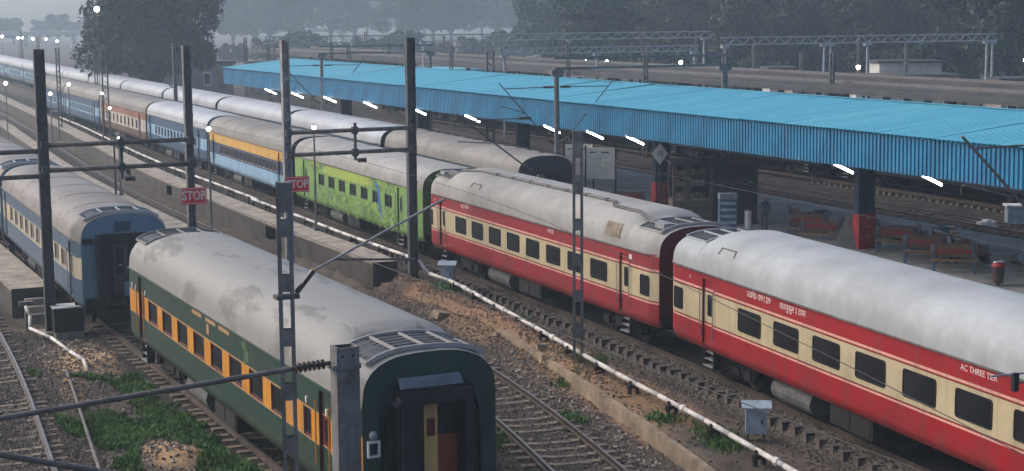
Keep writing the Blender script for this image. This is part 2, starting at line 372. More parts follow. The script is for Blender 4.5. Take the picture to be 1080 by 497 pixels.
patch = (np.exp(-((X-8.6)/0.75)**2-((Y-44.3)/3.0)**2)*1.1+np.exp(-((X-10.2)/0.7)**2-((Y-43.5)/5.0)**2)*1.05+np.exp(-((X-10.2)/0.5)**2-((Y-49.6)/1.2)**2)
         +np.exp(-((X-8.0)/0.4)**2-((Y-39)/3)**2)*0.5+np.exp(-((X-9.2)/0.6)**2-((Y-51.2)/0.7)**2)*0.95+np.exp(-((X-7.5)/0.3)**2-((Y-45.5)/1.3)**2)*0.9+np.exp(-((X-10.2)/1.2)**2-((Y-38)/2.0)**2)*1.0+np.exp(-((X-7.75)/0.25)**2-((Y-52.4)/0.8)**2)*0.8)
patch -= np.exp(-((X-9.45)/0.55)**2-((Y-41.0)/1.3)**2)*1.3
keep = patch+(fbm(X, Y, 1.8, 9)-0.5)*0.9 > 0.50
keep &= np.abs(X-tl('left', Y)) > 1.15
grass('grass', 'short green grass between the left track and the green coach', X[keep], Y[keep], 0.04, 0.16)
wx, wy = [], []
for cx, cy, s, n in ((25.1, 59.6, 0.28, 900), (21.95, 34.4, 0.25, 500), (20.3, 39.6, 0.22, 500), (22.2, 43.6, 0.2, 260), (17.2, 38.5, 0.4, 700), (17.9, 41.3, 0.3, 400), (23.7, 45.0, 0.3, 300), (22.4, 35.5, 0.3, 300), (22.0, 37.4, 0.25, 260), (25.8, 55, 0.3, 200), (16.4, 34.5, 0.5, 500)):
    wx.append(RNG.normal(cx, s, n)); wy.append(RNG.normal(cy, s*1.4, n))
grass('weeds', 'scattered green weeds growing beside pipe and middle track', np.concatenate(wx), np.concatenate(wy), 0.05, 0.22)

# ------------------------------------------------------------------ tracks
RAILP = [(-.07,-.16),(.07,-.16),(.07,-.145),(.012,-.125),(.012,-.045),(.036,-.03),(.036,-.002),(.03,0),(-.03,0),(-.036,-.002),(-.036,-.03),(-.012,-.045),(-.012,-.125),(-.07,-.145)]
def sweep_rail(xc, off, y0, y1, step=2.0):
    mb = MB(); ys = np.arange(y0, y1+step, step); n = len(RAILP)
    for y in ys: mb.v += [(xc(y)+off+px, y, pz) for px, pz in RAILP]
    for i in range(len(ys)-1):
        for k in range(n):
            a = i*n+k; b = i*n+(k+1) % n; mb.f.append((a, b, b+n, a+n)); mb.m.append(1 if k in (6, 7, 8) else 0)
    return mb
def sleeper_mesh(name, m, w2=1.37, zb=-.36, ze=-.155):
    mb = MB()
    # tapered prestressed sleeper: wide under the rails, waisted in the middle
    for x0, x1, t0, t1 in ((-w2, -.5, ze, -.165), (-.5, .5, -.185, -.185), (.5, w2, -.165, ze)):
        vs = [(x0,-.14,zb),(x1,-.14,zb),(x1,.14,zb),(x0,.14,zb),(x0,-.10,t0),(x1,-.10,t1),(x1,.10,t1),(x0,.10,t0)]
        mb.add(vs, [(3,2,1,0),(4,5,6,7),(0,1,5,4),(1,2,6,5),(2,3,7,6),(3,0,4,7)])
    for s in (-.84, .84): mb.box((s-.1, -.07, -.166), (s-.06, .07, -.12)); mb.box((s+.06, -.07, -.166), (s+.1, .07, -.12))
    return mb.mesh(name, m)
SLP = sleeper_mesh('sleeper', M_slp); SLPM = sleeper_mesh('sleeper', M_slpm, 1.62, -.48, -.135); SLPO = sleeper_mesh('sleeper', M_slpo, 1.3)
def track(label, xc, y0, y1, s0, s1, me_s, rails_to=None, far_sleepers=True, jitter=0.0):
    t = thing('railway_track', label, 'track'); t['kind'] = 'structure'
    for off in (-.875, .875): sweep_rail(xc, off, y0, rails_to or y1).build('rail', [M_rail, M_railtop], t)
    y = s0
    while y < s1:
        o = link('sleeper', me_s, t, (xc(y)+random.uniform(-.06, .06), y, random.uniform(-.05, .004)), (0, 0, math.atan2(-(xc(y+.5)-xc(y-.5)), 1)+random.uniform(-jitter, jitter)))
        y += 0.65*random.uniform(0.96, 1.04)
    if far_sleepers:
        mb = MB(); y = s1+.65
        while y < y1: mb.box((xc(y)-1.37, y-.12, -.36), (xc(y)+1.37, y+.12, -.16)); y += 0.65
        mb.build('sleepers', M_slp, t)['kind'] = 'stuff'
    return t
track('track under the red and cream train with sleeper ends showing', t_main, -5, 210, 24, 74, SLPM)
track('track under the long white roofed train beside the platform', t_silver, -5, 420, 30, 44, SLP)
track('empty rusty middle track with old sleepers beside the earth bank', t_mid, 14, 240, 27, 76, SLPO, jitter=0.03)
track('track under the green coach and the blue coach', t_green, 5, 150, 24, 60, SLPO, far_sleepers=False)
track('dark oily track at the lower left of the yard', t_left, 14, 120, 34, 62, SLPO, jitter=0.02)
for k, (x, lab) in enumerate(((53.6, 'first empty track beyond the blue roofed platform'), (58.2, 'second empty track beyond the blue roofed platform'), (64.9, 'third track beyond the blue roofed platform, under the dark coaches'))):
    track(lab, lambda y, x=x: x+0.02*(y-60), 30, 170, 40, 90, SLP, far_sleepers=False)
M_oldrail = M_rail
mb = MB(); mb.path([(7.15, 36.5, -.17), (7.35, 39.5, -.17), (8.1, 46.2, -.17), (8.76, 52.2, -.17)], 0.045, 6)
tag(mb.build('old_rail', M_galv_d), 'thin rusty rail lying along the grass beside the left track', 'rail')

# ------------------------------------------------------------------ platforms, walls, kerb
def ribbon(name, lf, rf, y0, y1, z, zb, m, mside=None, step=2.0, niches=()):
    """raised strip between two curves; left face carries niches (y0,y1,z0,z1)"""
    mb = MB(); ys = sorted(set(list(np.arange(y0, y1, step))+[y1]+[v for n in niches for v in n[:2]]))
    for a, b in zip(ys[:-1], ys[1:]):
        la, lb, ra, rb = lf(a), lf(b), rf(a), rf(b)
        mb.add([(la-.06,a,z),(ra,a,z),(rb,b,z),(lb-.06,b,z)], [(0,1,2,3)])
        mb.add([(la-.06,a,z-.10),(la-.06,a,z),(lb-.06,b,z),(lb-.06,b,z-.10)], [(0,1,2,3)])
        mb.add([(la-.06,a,z-.10),(la,a,z-.10),(lb,b,z-.10),(lb-.06,b,z-.10)], [(0,1,2,3)])
        hit = [n for n in niches if n[0] <= (a+b)/2 <= n[1]]
        if hit:
            z0, z1 = hit[0][2:]; dp = .45
            for p, q_ in ((zb, z0), (z1, z-.10)): mb.add([(la,a,p),(la,a,q_),(lb,b,q_),(lb,b,p)], [(0,1,2,3)], 1)
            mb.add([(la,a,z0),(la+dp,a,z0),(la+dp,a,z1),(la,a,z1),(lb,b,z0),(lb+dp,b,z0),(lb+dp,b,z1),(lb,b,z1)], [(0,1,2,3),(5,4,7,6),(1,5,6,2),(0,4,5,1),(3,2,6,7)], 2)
        else: mb.add([(la,a,zb),(la,a,z-.10),(lb,b,z-.10),(lb,b,zb)], [(0,1,2,3)], 1)
        mb.add([(ra,a,zb),(ra,a,z),(rb,b,z),(rb,b,zb)], [(3,2,1,0)], 1)
    a = ys[0]; mb.add([(lf(a)-.06,a,zb),(rf(a),a,zb),(rf(a),a,z),(lf(a)-.06,a,z)], [(0,1,2,3)], 1)
    return tag(mb.build(name, [m, mside or m, M_niche]), kind='structure')
wl = smoothpath([(55,23.2),(72,23.06),(82,23.15),(88,23.27),(106,23.6),(120,24.3),(130,25.0),(165,27.0),(330,35)], 0, 1, 1, 3)
wr = lambda y: wl(y)+1.22-max(0, (65-y)*0.1)
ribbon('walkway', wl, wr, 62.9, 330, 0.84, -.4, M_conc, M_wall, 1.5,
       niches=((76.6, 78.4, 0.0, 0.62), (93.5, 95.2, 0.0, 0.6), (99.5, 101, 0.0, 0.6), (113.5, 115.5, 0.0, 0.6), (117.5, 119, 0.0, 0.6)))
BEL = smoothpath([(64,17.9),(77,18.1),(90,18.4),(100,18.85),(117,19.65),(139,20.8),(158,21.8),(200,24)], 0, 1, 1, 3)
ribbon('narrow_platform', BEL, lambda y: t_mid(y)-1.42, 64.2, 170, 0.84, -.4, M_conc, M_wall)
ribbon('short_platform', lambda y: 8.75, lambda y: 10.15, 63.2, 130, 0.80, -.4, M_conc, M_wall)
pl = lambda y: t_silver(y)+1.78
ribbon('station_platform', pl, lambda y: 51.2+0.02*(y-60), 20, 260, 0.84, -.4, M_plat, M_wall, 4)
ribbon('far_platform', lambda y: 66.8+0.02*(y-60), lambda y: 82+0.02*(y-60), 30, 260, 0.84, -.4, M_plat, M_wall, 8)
# low concrete kerb along the bank, in cast lengths
kb = thing('concrete_kerb', 'low crumbling concrete kerb wall between middle track and pipe', 'kerb')
y = 24.0
while y < 51:
    y2 = min(51, y+2.4); a, b = kerbx(y+.02), kerbx(y2-.02); dz = random.uniform(-.02, .02)
    mb = MB(); z = 0.08+dz
    mb.add([(a-.11,y+.004,-.35),(a+.11,y+.004,-.35),(b+.11,y2-.004,-.35),(b-.11,y2-.004,-.35),(a-.08,y+.004,z),(a+.11,y+.004,z),(b+.11,y2-.004,z),(b-.08,y2-.004,z)],
           [(3,2,1,0),(4,5,6,7),(0,1,5,4),(1,2,6,5),(2,3,7,6),(3,0,4,7)])
    mb.build('kerb_block', M_kerb, kb); y = y2
# ------------------------------------------------------------------ coaches
CL = 21.34
def roofz(x, zg, top=4.17, hw=1.62, p=2.7): return zg+(top-zg)*max(0.0, 1-abs(x/hw)**p)**(1/p)
def hump(y, rise):      # the plant wells at the ends of the air-conditioned coaches lie lower than the roof between them
    t = min(1.0, max(0.0, (CL/2-1.75-abs(y))/.75)); return rise*t*t*(3-2*t)
def taper(y):
    t = max(0.0, (abs(y)-(CL/2-.5))/.5); return 0.14*t**1.6
def xs(z): return 1.62-(0.13*((1.16-z)/.28)**2 if z < 1.16 else 0)
PAINT = {}
def paint(key, rgb, rgb2=None, rough=0.45, streak=0.25):
    if key not in PAINT:
        m = PAINT[key] = mat('paint_'+key, srgb(*rgb), srgb(*rgb2) if rgb2 else None, 0.7, rough, 0.03, 3, streak=streak*1.5, fine=0.07, contrast=(0.3, 0.75), coord='Object')
        N, Lk = m.node_tree.nodes, m.node_tree.links; b = N['Principled BSDF']; src = b.inputs['Base Color'].links[0].from_socket
        tc = N.new('ShaderNodeTexCoord'); sx = N.new('ShaderNodeSeparateXYZ'); Lk.new(tc.outputs['Object'], sx.inputs[0])
        n = N.new('ShaderNodeTexNoise'); n.inputs['Scale'].default_value = 1.7; n.inputs['Detail'].default_value = 7; Lk.new(tc.outputs['Object'], n.inputs['Vector'])
        md = N.new('ShaderNodeMath'); md.operation = 'MULTIPLY_ADD'; md.inputs[1].default_value = 1.3; Lk.new(n.outputs[0], md.inputs[0]); 
        ng = N.new('ShaderNodeMath'); ng.operation = 'MULTIPLY'; ng.inputs[1].default_value = -1.0; Lk.new(sx.outputs[2], ng.inputs[0]); Lk.new(ng.outputs[0], md.inputs[2])
        r = N.new('ShaderNodeMapRange'); r.inputs[1].default_value = -0.75; r.inputs[2].default_value = 0.05; r.inputs[4].default_value = 0.42; Lk.new(md.outputs[0], r.inputs[0])
        x = N.new('ShaderNodeMix'); x.data_type = 'RGBA'; Lk.new(r.outputs[0], x.inputs[0]); Lk.new(src, x.inputs[6]); x.inputs[7].default_value = (0.075, 0.06, 0.05, 1)   # brown brake dust thrown up on the lower panels
        Lk.new(x.outputs[2], b.inputs['Base Color'])
    return PAINT[key]
def body(spec, parent):
    rows = spec['bands']; holes = spec.get('holes', [])
    zb = sorted(set([r[0] for r in rows]+[rows[-1][1], .94, 1.02, 1.16]+[v for h in holes for v in h[2:4]]))
    yb = sorted(set([-CL/2+v for v in (0, .12, .25, .38, .5)]+[CL/2-v for v in (0, .12, .25, .38, .5)]+[round(v, 4) for h in holes for v in h[0:2]]+list(np.linspace(-CL/2+.5, CL/2-.5, 9))))
    mats = list(dict.fromkeys([r[2] for r in rows]+[spec['end'], M_gear])); mb = MB()
    rowm = lambda z: next(mats.index(r[2]) for r in rows if r[0]-1e-6 <= z <= r[1]+1e-6)
    for side in (-1, 1):
        for a, b in zip(yb[:-1], yb[1:]):
            for p, q_ in zip(zb[:-1], zb[1:]):
                cy, cz = (a+b)/2, (p+q_)/2
                if side < 0 and any(h[0] < cy < h[1] and h[2] < cz < h[3] for h in holes): continue
                vs = [(side*(xs(p)-taper(a)), a, p), (side*(xs(p)-taper(b)), b, p), (side*(xs(q_)-taper(b)), b, q_), (side*(xs(q_)-taper(a)), a, q_)]
                mb.add(vs, [(0,1,2,3)] if side > 0 else [(3,2,1,0)], rowm(cz))
    for h in holes:      # reveals
        y0, y1, z0, z1 = h[:4]; x0, x1 = -1.62, -1.62+h[4]; mi = mats.index(spec.get('reveal', spec['end']))
        mb.add([(x0,y0,z0),(x0,y1,z0),(x0,y1,z1),(x0,y0,z1),(x1,y0,z0),(x1,y1,z0),(x1,y1,z1),(x1,y0,z1)], [(0,1,5,4),(1,2,6,5),(2,3,7,6),(3,0,4,7)], mi)
    zg = rows[-1][1]
    for e in (-1, 1):    # end walls
        y = e*CL/2; tp = taper(y); pts = []
        for z in zb: pts.append((-(xs(z)-tp), y, z))
        for x in np.linspace(-1.55, 1.55, 23): pts.append((x*(1.62-tp)/1.62, y, roofz(x, zg)-.06))
        for z in zb[::-1]: pts.append((xs(z)-tp, y, z))
        mb.add(pts, [tuple(range(len(pts)))[::e]], mats.index(spec['end']))
    mb.add([(-1.5,-CL/2,.9),(1.5,-CL/2,.9),(1.5,CL/2,.9),(-1.5,CL/2,.9)], [(3,2,1,0)], mats.index(M_gear))
    mb.build('body', mats, parent)
    # roof shell with welded seams
    rb = MB(); px = [-1.64]+list(1.62*np.sin(np.linspace(-math.pi/2*.985, math.pi/2*.985, 19)))+[1.64]
    ri = spec.get('rise', 0); ys = sorted([-CL/2-.02, CL/2+.02]+list(np.linspace(-CL/2+.5, CL/2-.5, 15))+[e*(CL/2-v) for e in (-1, 1) for v in (1.75, 1.95, 2.12, 2.3, 2.5)]); n = len(px)
    for y in ys:
        tp = taper(min(abs(y), CL/2)); k = (1.62-tp)/1.62
        for i, x in enumerate(px):
            z = zg-.03 if i in (0, n-1) else roofz(x, zg, 4.17+hump(y, ri))
            rb.v.append((x*k, y, z-(.05 if abs(y) > CL/2-.1 else 0)+random.uniform(-.006, .006)))
    for i in range(len(ys)-1):
        for j in range(n-1): rb.f.append((i*n+j, i*n+j+1, i*n+n+j+1, i*n+n+j)); rb.m.append(0)
    ro = rb.build('roof', [spec['roof']], parent, smooth=True)
    for y in np.arange(-CL/2+3.4, CL/2-2, 3.55):
        seam = MB()
        pts = [(x, y, roofz(x, zg, 4.17+hump(y, ri))+.006) for x in 1.62*np.sin(np.linspace(-math.pi/2*.97, math.pi/2*.97, 13))]
        for p, q_ in zip(pts[:-1], pts[1:]): seam.bar(p, q_, .016, .014)
        if not ri: seam.build('roof_seam', spec.get('seam', spec['roof']), ro)
    for s in (-1, 1): MB().box((s*1.655-.03, -CL/2+.45, zg-.05), (s*1.655+.03, CL/2-.45, zg-.015)).build('gutter', spec.get('gutter', M_galv_d), parent)
    return ro
BOGIE = {}
def bogie_meshes():
    b = MB()
    for s in (-1, 1):
        x = s*1.0
        b.box((x-.09, -1.55, .5), (x+.09, 1.55, .66)); b.box((x-.12, -.6, .32), (x+.12, .6, .56)); b.box((x-.1, -.28, .56), (x+.1, .28, .9))
        for yy in (-1.22, 1.22): b.box((x+s*.02-.14, yy-.2, .3), (x+s*.02+.14, yy+.2, .6)); b.tube((x-.05, yy-.34, .4), (x-.05, yy-.34, .85), .09, n=8); b.tube((x-.05, yy+.34, .4), (x-.05, yy+.34, .85), .09, n=8)
    b.box((-1.0, -.22, .45), (1.0, .22, .68))
    w_ = MB()
    for s in (-1, 1): w_.tube((s*.80, 0, .457), (s*.90, 0, .457), .457, n=18); w_.tube((s*.76, 0, .457), (s*.80, 0, .457), .49, n=18)
    w_.tube((-.8, 0, .457), (.8, 0, .457), .08, n=6)
    return b.mesh('bogie', M_gear), w_.mesh('wheelset', M_gear)
BOG, WHL = bogie_meshes()
def undergear(parent, wheels=True, tanks=True):
    for y in (-7.4, 7.4):
        b = link('bogie', BOG, parent, (0, y, 0))
        for d in (-1.22, 1.22): link('wheelset', WHL, b, (0, d, 0))
    u = MB(); u.box((-1.3, -CL/2+.05, .92), (1.3, CL/2-.05, 1.06)); u.box((-.2, -CL/2, .7), (.2, CL/2, .92)); u.build('underframe', M_gear, parent)
    if tanks:
        b1 = MB(); b1.box((-1.45, -1.2, .35), (-.5, .9, .9)); b1.box((-1.47, -1.1, .42), (-1.45, -.2, .84)); b1.box((-1.47, -.1, .42), (-1.45, .8, .84)); b1.build('battery_box', M_gear, parent)
        tk = MB(); tk.tube((-1.02, 2.1, .52), (-1.02, 4.3, .52), .36, n=14); tk.box((-1.1, 2.4, .5), (-.95, 2.5, .95)); tk.box((-1.1, 3.9, .5), (-.95, 4.0, .95)); tk.build('water_tank', mat('tank_grey', srgb(96,96,94), srgb(62,62,60), 3, .8), parent, smooth=False)
        b2 = MB(); b2.box((.4, -3.6, .4), (1.4, -1.5, .9)); b2.build('equipment_box', M_gear, parent)
def gear_ends(parent, m_gang, m_hood=None, door=None, deep=.42):
    for e in (-1, 1):
        y0 = e*CL/2; y1 = e*(CL/2+deep); g = MB(); lo, hi = min(y0, y1), max(y0, y1)
        for x0, x1, z0, z1 in ((-.78, -.58, 1.1, 3.2), (.58, .78, 1.1, 3.2), (-.78, .78, 3.2, 3.38)):
            g.box((x0, lo, z0), (x1, hi, z1))
        for k in range(3):     # bellows folds
            ym = y0+e*(.1+.12*k)
            for x0, x1, z0, z1 in ((-.83, -.75, 1.1, 3.4), (.75, .83, 1.1, 3.4), (-.83, .83, 3.36, 3.44)): g.box((x0, ym-.03, z0), (x1, ym+.03, z1))
        g.box((-.6, lo, 1.1), (.6, hi, 1.16))
        g.build('gangway', m_gang, parent)
        bf = MB()
        for s in (-.98, .98): bf.tube((s, y0, 1.06), (s, y0+e*.5, 1.06), .09, n=10); bf.tube((s, y0+e*.48, 1.06), (s, y0+e*.54, 1.06), .23, n=14)
        bf.tube((0, y0, 1.02), (0, y0+e*.45, 1.02), .06, n=8); bf.box((-1.4, min(y0, y0+e*.06), .9), (1.4, max(y0, y0+e*.06), 1.2))
        bf.build('buffers', M_gear, parent)
STEP = {}
def steps(parent, y, m=None):
    if 'me' not in STEP:
        s_ = MB()
        for k in range(3):
            z = .42+.2*k; x = -1.52+.05*k; s_.box((x-.1, -.3, z), (x+.12, .3, z+.03), 1)
        s_.box((-1.58, -.33, .38), (-1.35, -.3, .95)); s_.box((-1.58, .3, .38), (-1.35, .33, .95)); STEP['me'] = s_.mesh('door_steps', [M_gear, M_galv])
    link('door_steps', STEP['me'], parent, (0, y, 0))
def rrect(w_, h, r, n=4):
    pts = []
    for cx, cz, a0 in ((w_/2-r, h/2-r, 0), (-w_/2+r, h/2-r, 90), (-w_/2+r, -h/2+r, 180), (w_/2-r, -h/2+r, 270)):
        for k in range(n+1): a = R(a0+90*k/n); pts.append((cx+r*math.cos(a), cz+r*math.sin(a)))
    return pts
def prism_x(pts, x0, x1, mi=0, mb=None):
    mb = mb or MB(); n = len(pts)
    mb.add([(x0, p[0], p[1]) for p in pts]+[(x1, p[0], p[1]) for p in pts], [tuple(range(n)), tuple(range(n, 2*n))[::-1]]+[(k, k+n, (k+1) % n+n, (k+1) % n) for k in range(n)], mi); return mb
def ring_x(po, pi, x0, x1, mi=0):
    """frame between two outlines of equal count; x0 outer (towards -X), x1 inner"""
    mb = MB(); n = len(po)
    vs = [(x0, *p) for p in po]+[(x0, *p) for p in pi]+[(x1, *p) for p in po]+[(x1, *p) for p in pi]; fs = []
    for k in range(n):
        j = (k+1) % n; fs += [(k, j, j+n, k+n)[::-1], (k, k+2*n, j+2*n, j)[::-1], (k+n, j+n, j+3*n, k+3*n)[::-1]]
    return mb.add(vs, fs, mi)
WIN = {}
def win_sealed(parent, y, z, w_, h, r=.09, mframe=None, mglass=None):
    key = ('s', round(w_, 2), round(h, 2), mframe.name if mframe else '', mglass.name if mglass else '')
    if key not in WIN:
        fr = ring_x(rrect(w_, h, r), rrect(w_-.07, h-.07, r-.03), -.018, .0); WIN[key] = (fr.mesh('window', mframe or M_black), prism_x(rrect(w_-.06, h-.06, r-.03), -.006, .002).mesh('pane', mglass or M_glass))
    a, b = WIN[key]; o = link('window', a, parent, (-1.62, y, z)); link('pane', b, o)
def win_recess(parent, y, z, w_, h, dp, mframe, mglass, bars=0, shutter=None):
    key = ('r', round(w_, 2), round(h, 2), mframe.name, mglass.name, bars, shutter.name if shutter else '')
    if key not in WIN:
        fr = MB()
        for a, b in (((-w_/2, -h/2), (w_/2, -h/2+.045)), ((-w_/2, h/2-.045), (w_/2, h/2)), ((-w_/2, -h/2+.045), (-w_/2+.045, h/2-.045)), ((w_/2-.045, -h/2+.045), (w_/2, h/2-.045))):
            fr.box((dp-.045, a[0], a[1]), (dp-.002, b[0], b[1]))
        for k in range(bars): zz = -h/2+h*(k+1)/(bars+1); fr.box((dp-.06, -w_/2, zz-.008), (dp-.046, w_/2, zz+.008))
        p = MB().box((dp-.02, -w_/2+.04, -h/2+.04), (dp-.012, w_/2-.04, h/2-.04))
        sh = MB().box((dp-.035, -w_/2+.045, 0.02), (dp-.022, w_/2-.045, h/2-.045)).mesh('shutter', shutter) if shutter else None
        WIN[key] = (fr.mesh('window', mframe), p.mesh('pane', mglass), sh)
    a, b, s_ = WIN[key]; o = link('window', a, parent, (-1.62, y, z)); link('pane', b, o)
    if s_: link('shutter', s_, o)
def door(parent, y, bands, w_=.74, win=(1.95, 2.6, .26), dp=.07, mrod=None):
    """recessed entrance door painted with the side's bands, with its window and hand rods"""
    mats = list(dict.fromkeys(b[2] for b in bands)); mb = MB()
    for z0, z1, m in bands:
        z0, z1 = max(z0, 1.08), min(z1, 3.05)
        if z1 > z0: mb.box((-1.62+dp, y-w_/2, z0), (-1.62+dp+.03, y+w_/2, z1), mats.index(m))
    d = mb.build('door', mats, parent)
    pz = (win[0]+win[1])/2; h = win[1]-win[0]
    ring_x(rrect(win[2], h, .06), rrect(win[2]-.05, h-.05, .04), -.018, 0).build('window_frame', M_black, d, loc=(-1.62+dp, y, pz))
    prism_x(rrect(win[2]-.04, h-.04, .04), -.006, -.001).build('pane', M_glass, d, loc=(-1.62+dp, y, pz))
    for s in (-1, 1):
        rd = MB(); yy = y+s*(w_/2+.07); rd.tube((-1.68, yy, 1.35), (-1.68, yy, 2.75), .018, n=6)
        for zz in (1.35, 2.75): rd.tube((-1.62, yy, zz), (-1.68, yy, zz), .014, n=5)
        rd.build('hand_rod', mrod or M_galv, parent)
def roof_panels(ro, zg, e, m_dark, m_frame, n=4, y_in=1.75, y_out=.18, span=1.28):
    """sunk grille panels of the air-conditioning plant near a coach end, following the roof curve"""
    ya, yb = sorted((e*(CL/2-y_in), e*(CL/2-y_out))); edges = np.linspace(-span, span, n+1)
    fr = MB()
    for x in edges:
        fr.bar((x, ya, roofz(x, zg)+.02), (x, yb, roofz(x, zg)+.02), .06, .05)
    for y in (ya, yb):
        for a, b in zip(np.linspace(-span, span, 13)[:-1], np.linspace(-span, span, 13)[1:]): fr.bar((a, y, roofz(a, zg)+.022), (b, y, roofz(b, zg)+.022), .05, .09)
    fr.build('plant_frame', m_frame, ro)
    for a, b in zip(edges[:-1], edges[1:]):
        p = MB(); s_ = np.linspace(a+.05, b-.05, 4)
        for u, v in zip(s_[:-1], s_[1:]): p.add([(u, ya+.05, roofz(u, zg)+.012), (v, ya+.05, roofz(v, zg)+.012), (v, yb-.05, roofz(v, zg)+.012), (u, yb-.05, roofz(u, zg)+.012)], [(0,1,2,3)])
        for k in range(6):
            yy = ya+.12+(yb-ya-.24)*k/5; p.bar((a+.06, yy, roofz(a+.06, zg)+.02), (b-.06, yy, roofz(b-.06, zg)+.02), .012, .02)
        p.build('roof_grille', m_dark, ro)
def place(xc_near, y_near, xc_far, y_far):
    c = ((xc_near+xc_far)/2, (y_near+y_far)/2, 0); return c, -math.atan2(xc_far-xc_near, y_far-y_near)
SIDE_ROT = (math.pi/2, 0, -math.pi/2)

M_roof_r1 = mat('roof_silver_fresh', srgb(160,165,166), srgb(130,133,132), 0.5, 0.8, 0.04, 5, fine=0.05, contrast=(0.3, 0.8))
M_roof_r2 = mat('roof_silver', srgb(152,151,147), srgb(118,114,108), 0.6, 0.8, 0.05, 5, fine=0.06, contrast=(0.3, 0.8))
M_roof_g = mat('roof_grey_patched', srgb(128,127,122), srgb(102,101,97), 0.55, 0.65, 0.04, 6, fine=0.05, contrast=(0.54, 0.60), stretch=(2.4, .55, 1))
M_roof_old = mat('roof_grey_stained', srgb(132,128,120), srgb(92,86,78), 0.5, 0.65, 0.05, 5, fine=0.08, contrast=(0.3, 0.75))
M_roof_b = mat('roof_brown_grey', srgb(126,123,118), srgb(104,95,85), 0.4, 0.65, 0.05, 6, fine=0.06, contrast=(0.38, 0.68))
M_roof_w = mat('roof_white', srgb(164,168,171), srgb(136,140,143), 0.3, 0.55, 0.03, 5, fine=0.05, contrast=(0.3, 0.8))
def grime(m):
    N, Lk = m.node_tree.nodes, m.node_tree.links; b = N['Principled BSDF']; src = b.inputs['Base Color'].links[0].from_socket
    tc = N.new('ShaderNodeTexCoord'); sx = N.new('ShaderNodeSeparateXYZ'); Lk.new(tc.outputs['Object'], sx.inputs[0])
    mp = N.new('ShaderNodeMapping'); mp.inputs['Scale'].default_value = (.8, 1.0, .8); Lk.new(tc.outputs['Object'], mp.inputs[0])
    n = N.new('ShaderNodeTexNoise'); n.inputs['Scale'].default_value = 2.0; n.inputs['Detail'].default_value = 7; Lk.new(mp.outputs[0], n.inputs['Vector'])
    md = N.new('ShaderNodeMath'); md.operation = 'MULTIPLY_ADD'; md.inputs[1].default_value = 1.1; Lk.new(n.outputs[0], md.inputs[0])
    ng = N.new('ShaderNodeMath'); ng.operation = 'MULTIPLY'; ng.inputs[1].default_value = -1.0; Lk.new(sx.outputs[2], ng.inputs[0]); Lk.new(ng.outputs[0], md.inputs[2])
    r = N.new('ShaderNodeMapRange'); r.inputs[1].default_value = -3.25; r.inputs[2].default_value = -2.6; r.inputs[4].default_value = 0.42; Lk.new(md.outputs[0], r.inputs[0])
    x = N.new('ShaderNodeMix'); x.data_type = 'RGBA'; Lk.new(r.outputs[0], x.inputs[0]); Lk.new(src, x.inputs[6]); x.inputs[7].default_value = (0.13, 0.115, 0.095, 1); Lk.new(x.outputs[2], b.inputs['Base Color'])
for m in (M_roof_r1, M_roof_r2, M_roof_g, M_roof_old, M_roof_b, M_roof_w): grime(m)
M_grille = mat('roof_grille_dark', srgb(62,66,70), srgb(40,43,46), 3, 0.7)
P_red = paint('crimson', (150,18,28), (130,18,26)); P_red2 = paint('faded_crimson', (142,30,38), (124,30,36))
P_cream = paint('cream', (182,168,134), (166,150,118), streak=.18); P_pink = paint('pale_stripe', (214,160,142)); P_brown = paint('brown_line', (74,44,32))
P_mar = paint('dark_maroon', (100,36,40), (74,28,32)); P_green = paint('bottle_green', (24,58,46), (20,48,38)); P_green_e = paint('end_green', (30,64,54), (24,52,44))
P_yel = paint('ochre', (196,132,38), (178,116,34)); P_tan = paint('tan_line', (176,136,92)); P_dred = paint('deep_red', (96,18,30))
P_lime = paint('lime', (128,160,78), (104,142,82)); P_lime2 = paint('lime_yellow', (158,178,74)); P_dgreen = paint('leaf_green', (70,104,50))
P_sky = paint('sky_blue', (104,160,196)); P_navy = paint('navy', (40,60,92)); P_blue = paint('coach_blue', (46,76,106), (38,64,92)); P_lblue = paint('pale_blue', (142,174,196), (122,156,182))
P_oran = paint('dull_orange', (150,104,76), (128,90,70)); P_crw = paint('off_white', (190,180,166)); P_brn = paint('coach_brown', (104,80,66), (88,68,58)); P_amber = paint('amber', (206,158,62), (190,150,84))
P_bwin = paint('window_band_cream', (190,176,150)); P_bend = paint('end_blue', (98,128,146), (76,104,122)); P_bside = paint('blue_side', (70,94,112), (56,78,96))
ZG = 3.27
RED = lambda r: [(.88,1.65,r),(1.65,1.705,P_pink),(1.705,1.73,r),(1.73,1.75,P_brown),(1.75,2.66,P_cream),(2.66,2.68,P_brown),(2.68,2.71,r),(2.71,2.775,P_pink),(2.775,ZG,r)]
def sy(s): return s-CL/2            # distance from the near end -> local y (near end is -CL/2)

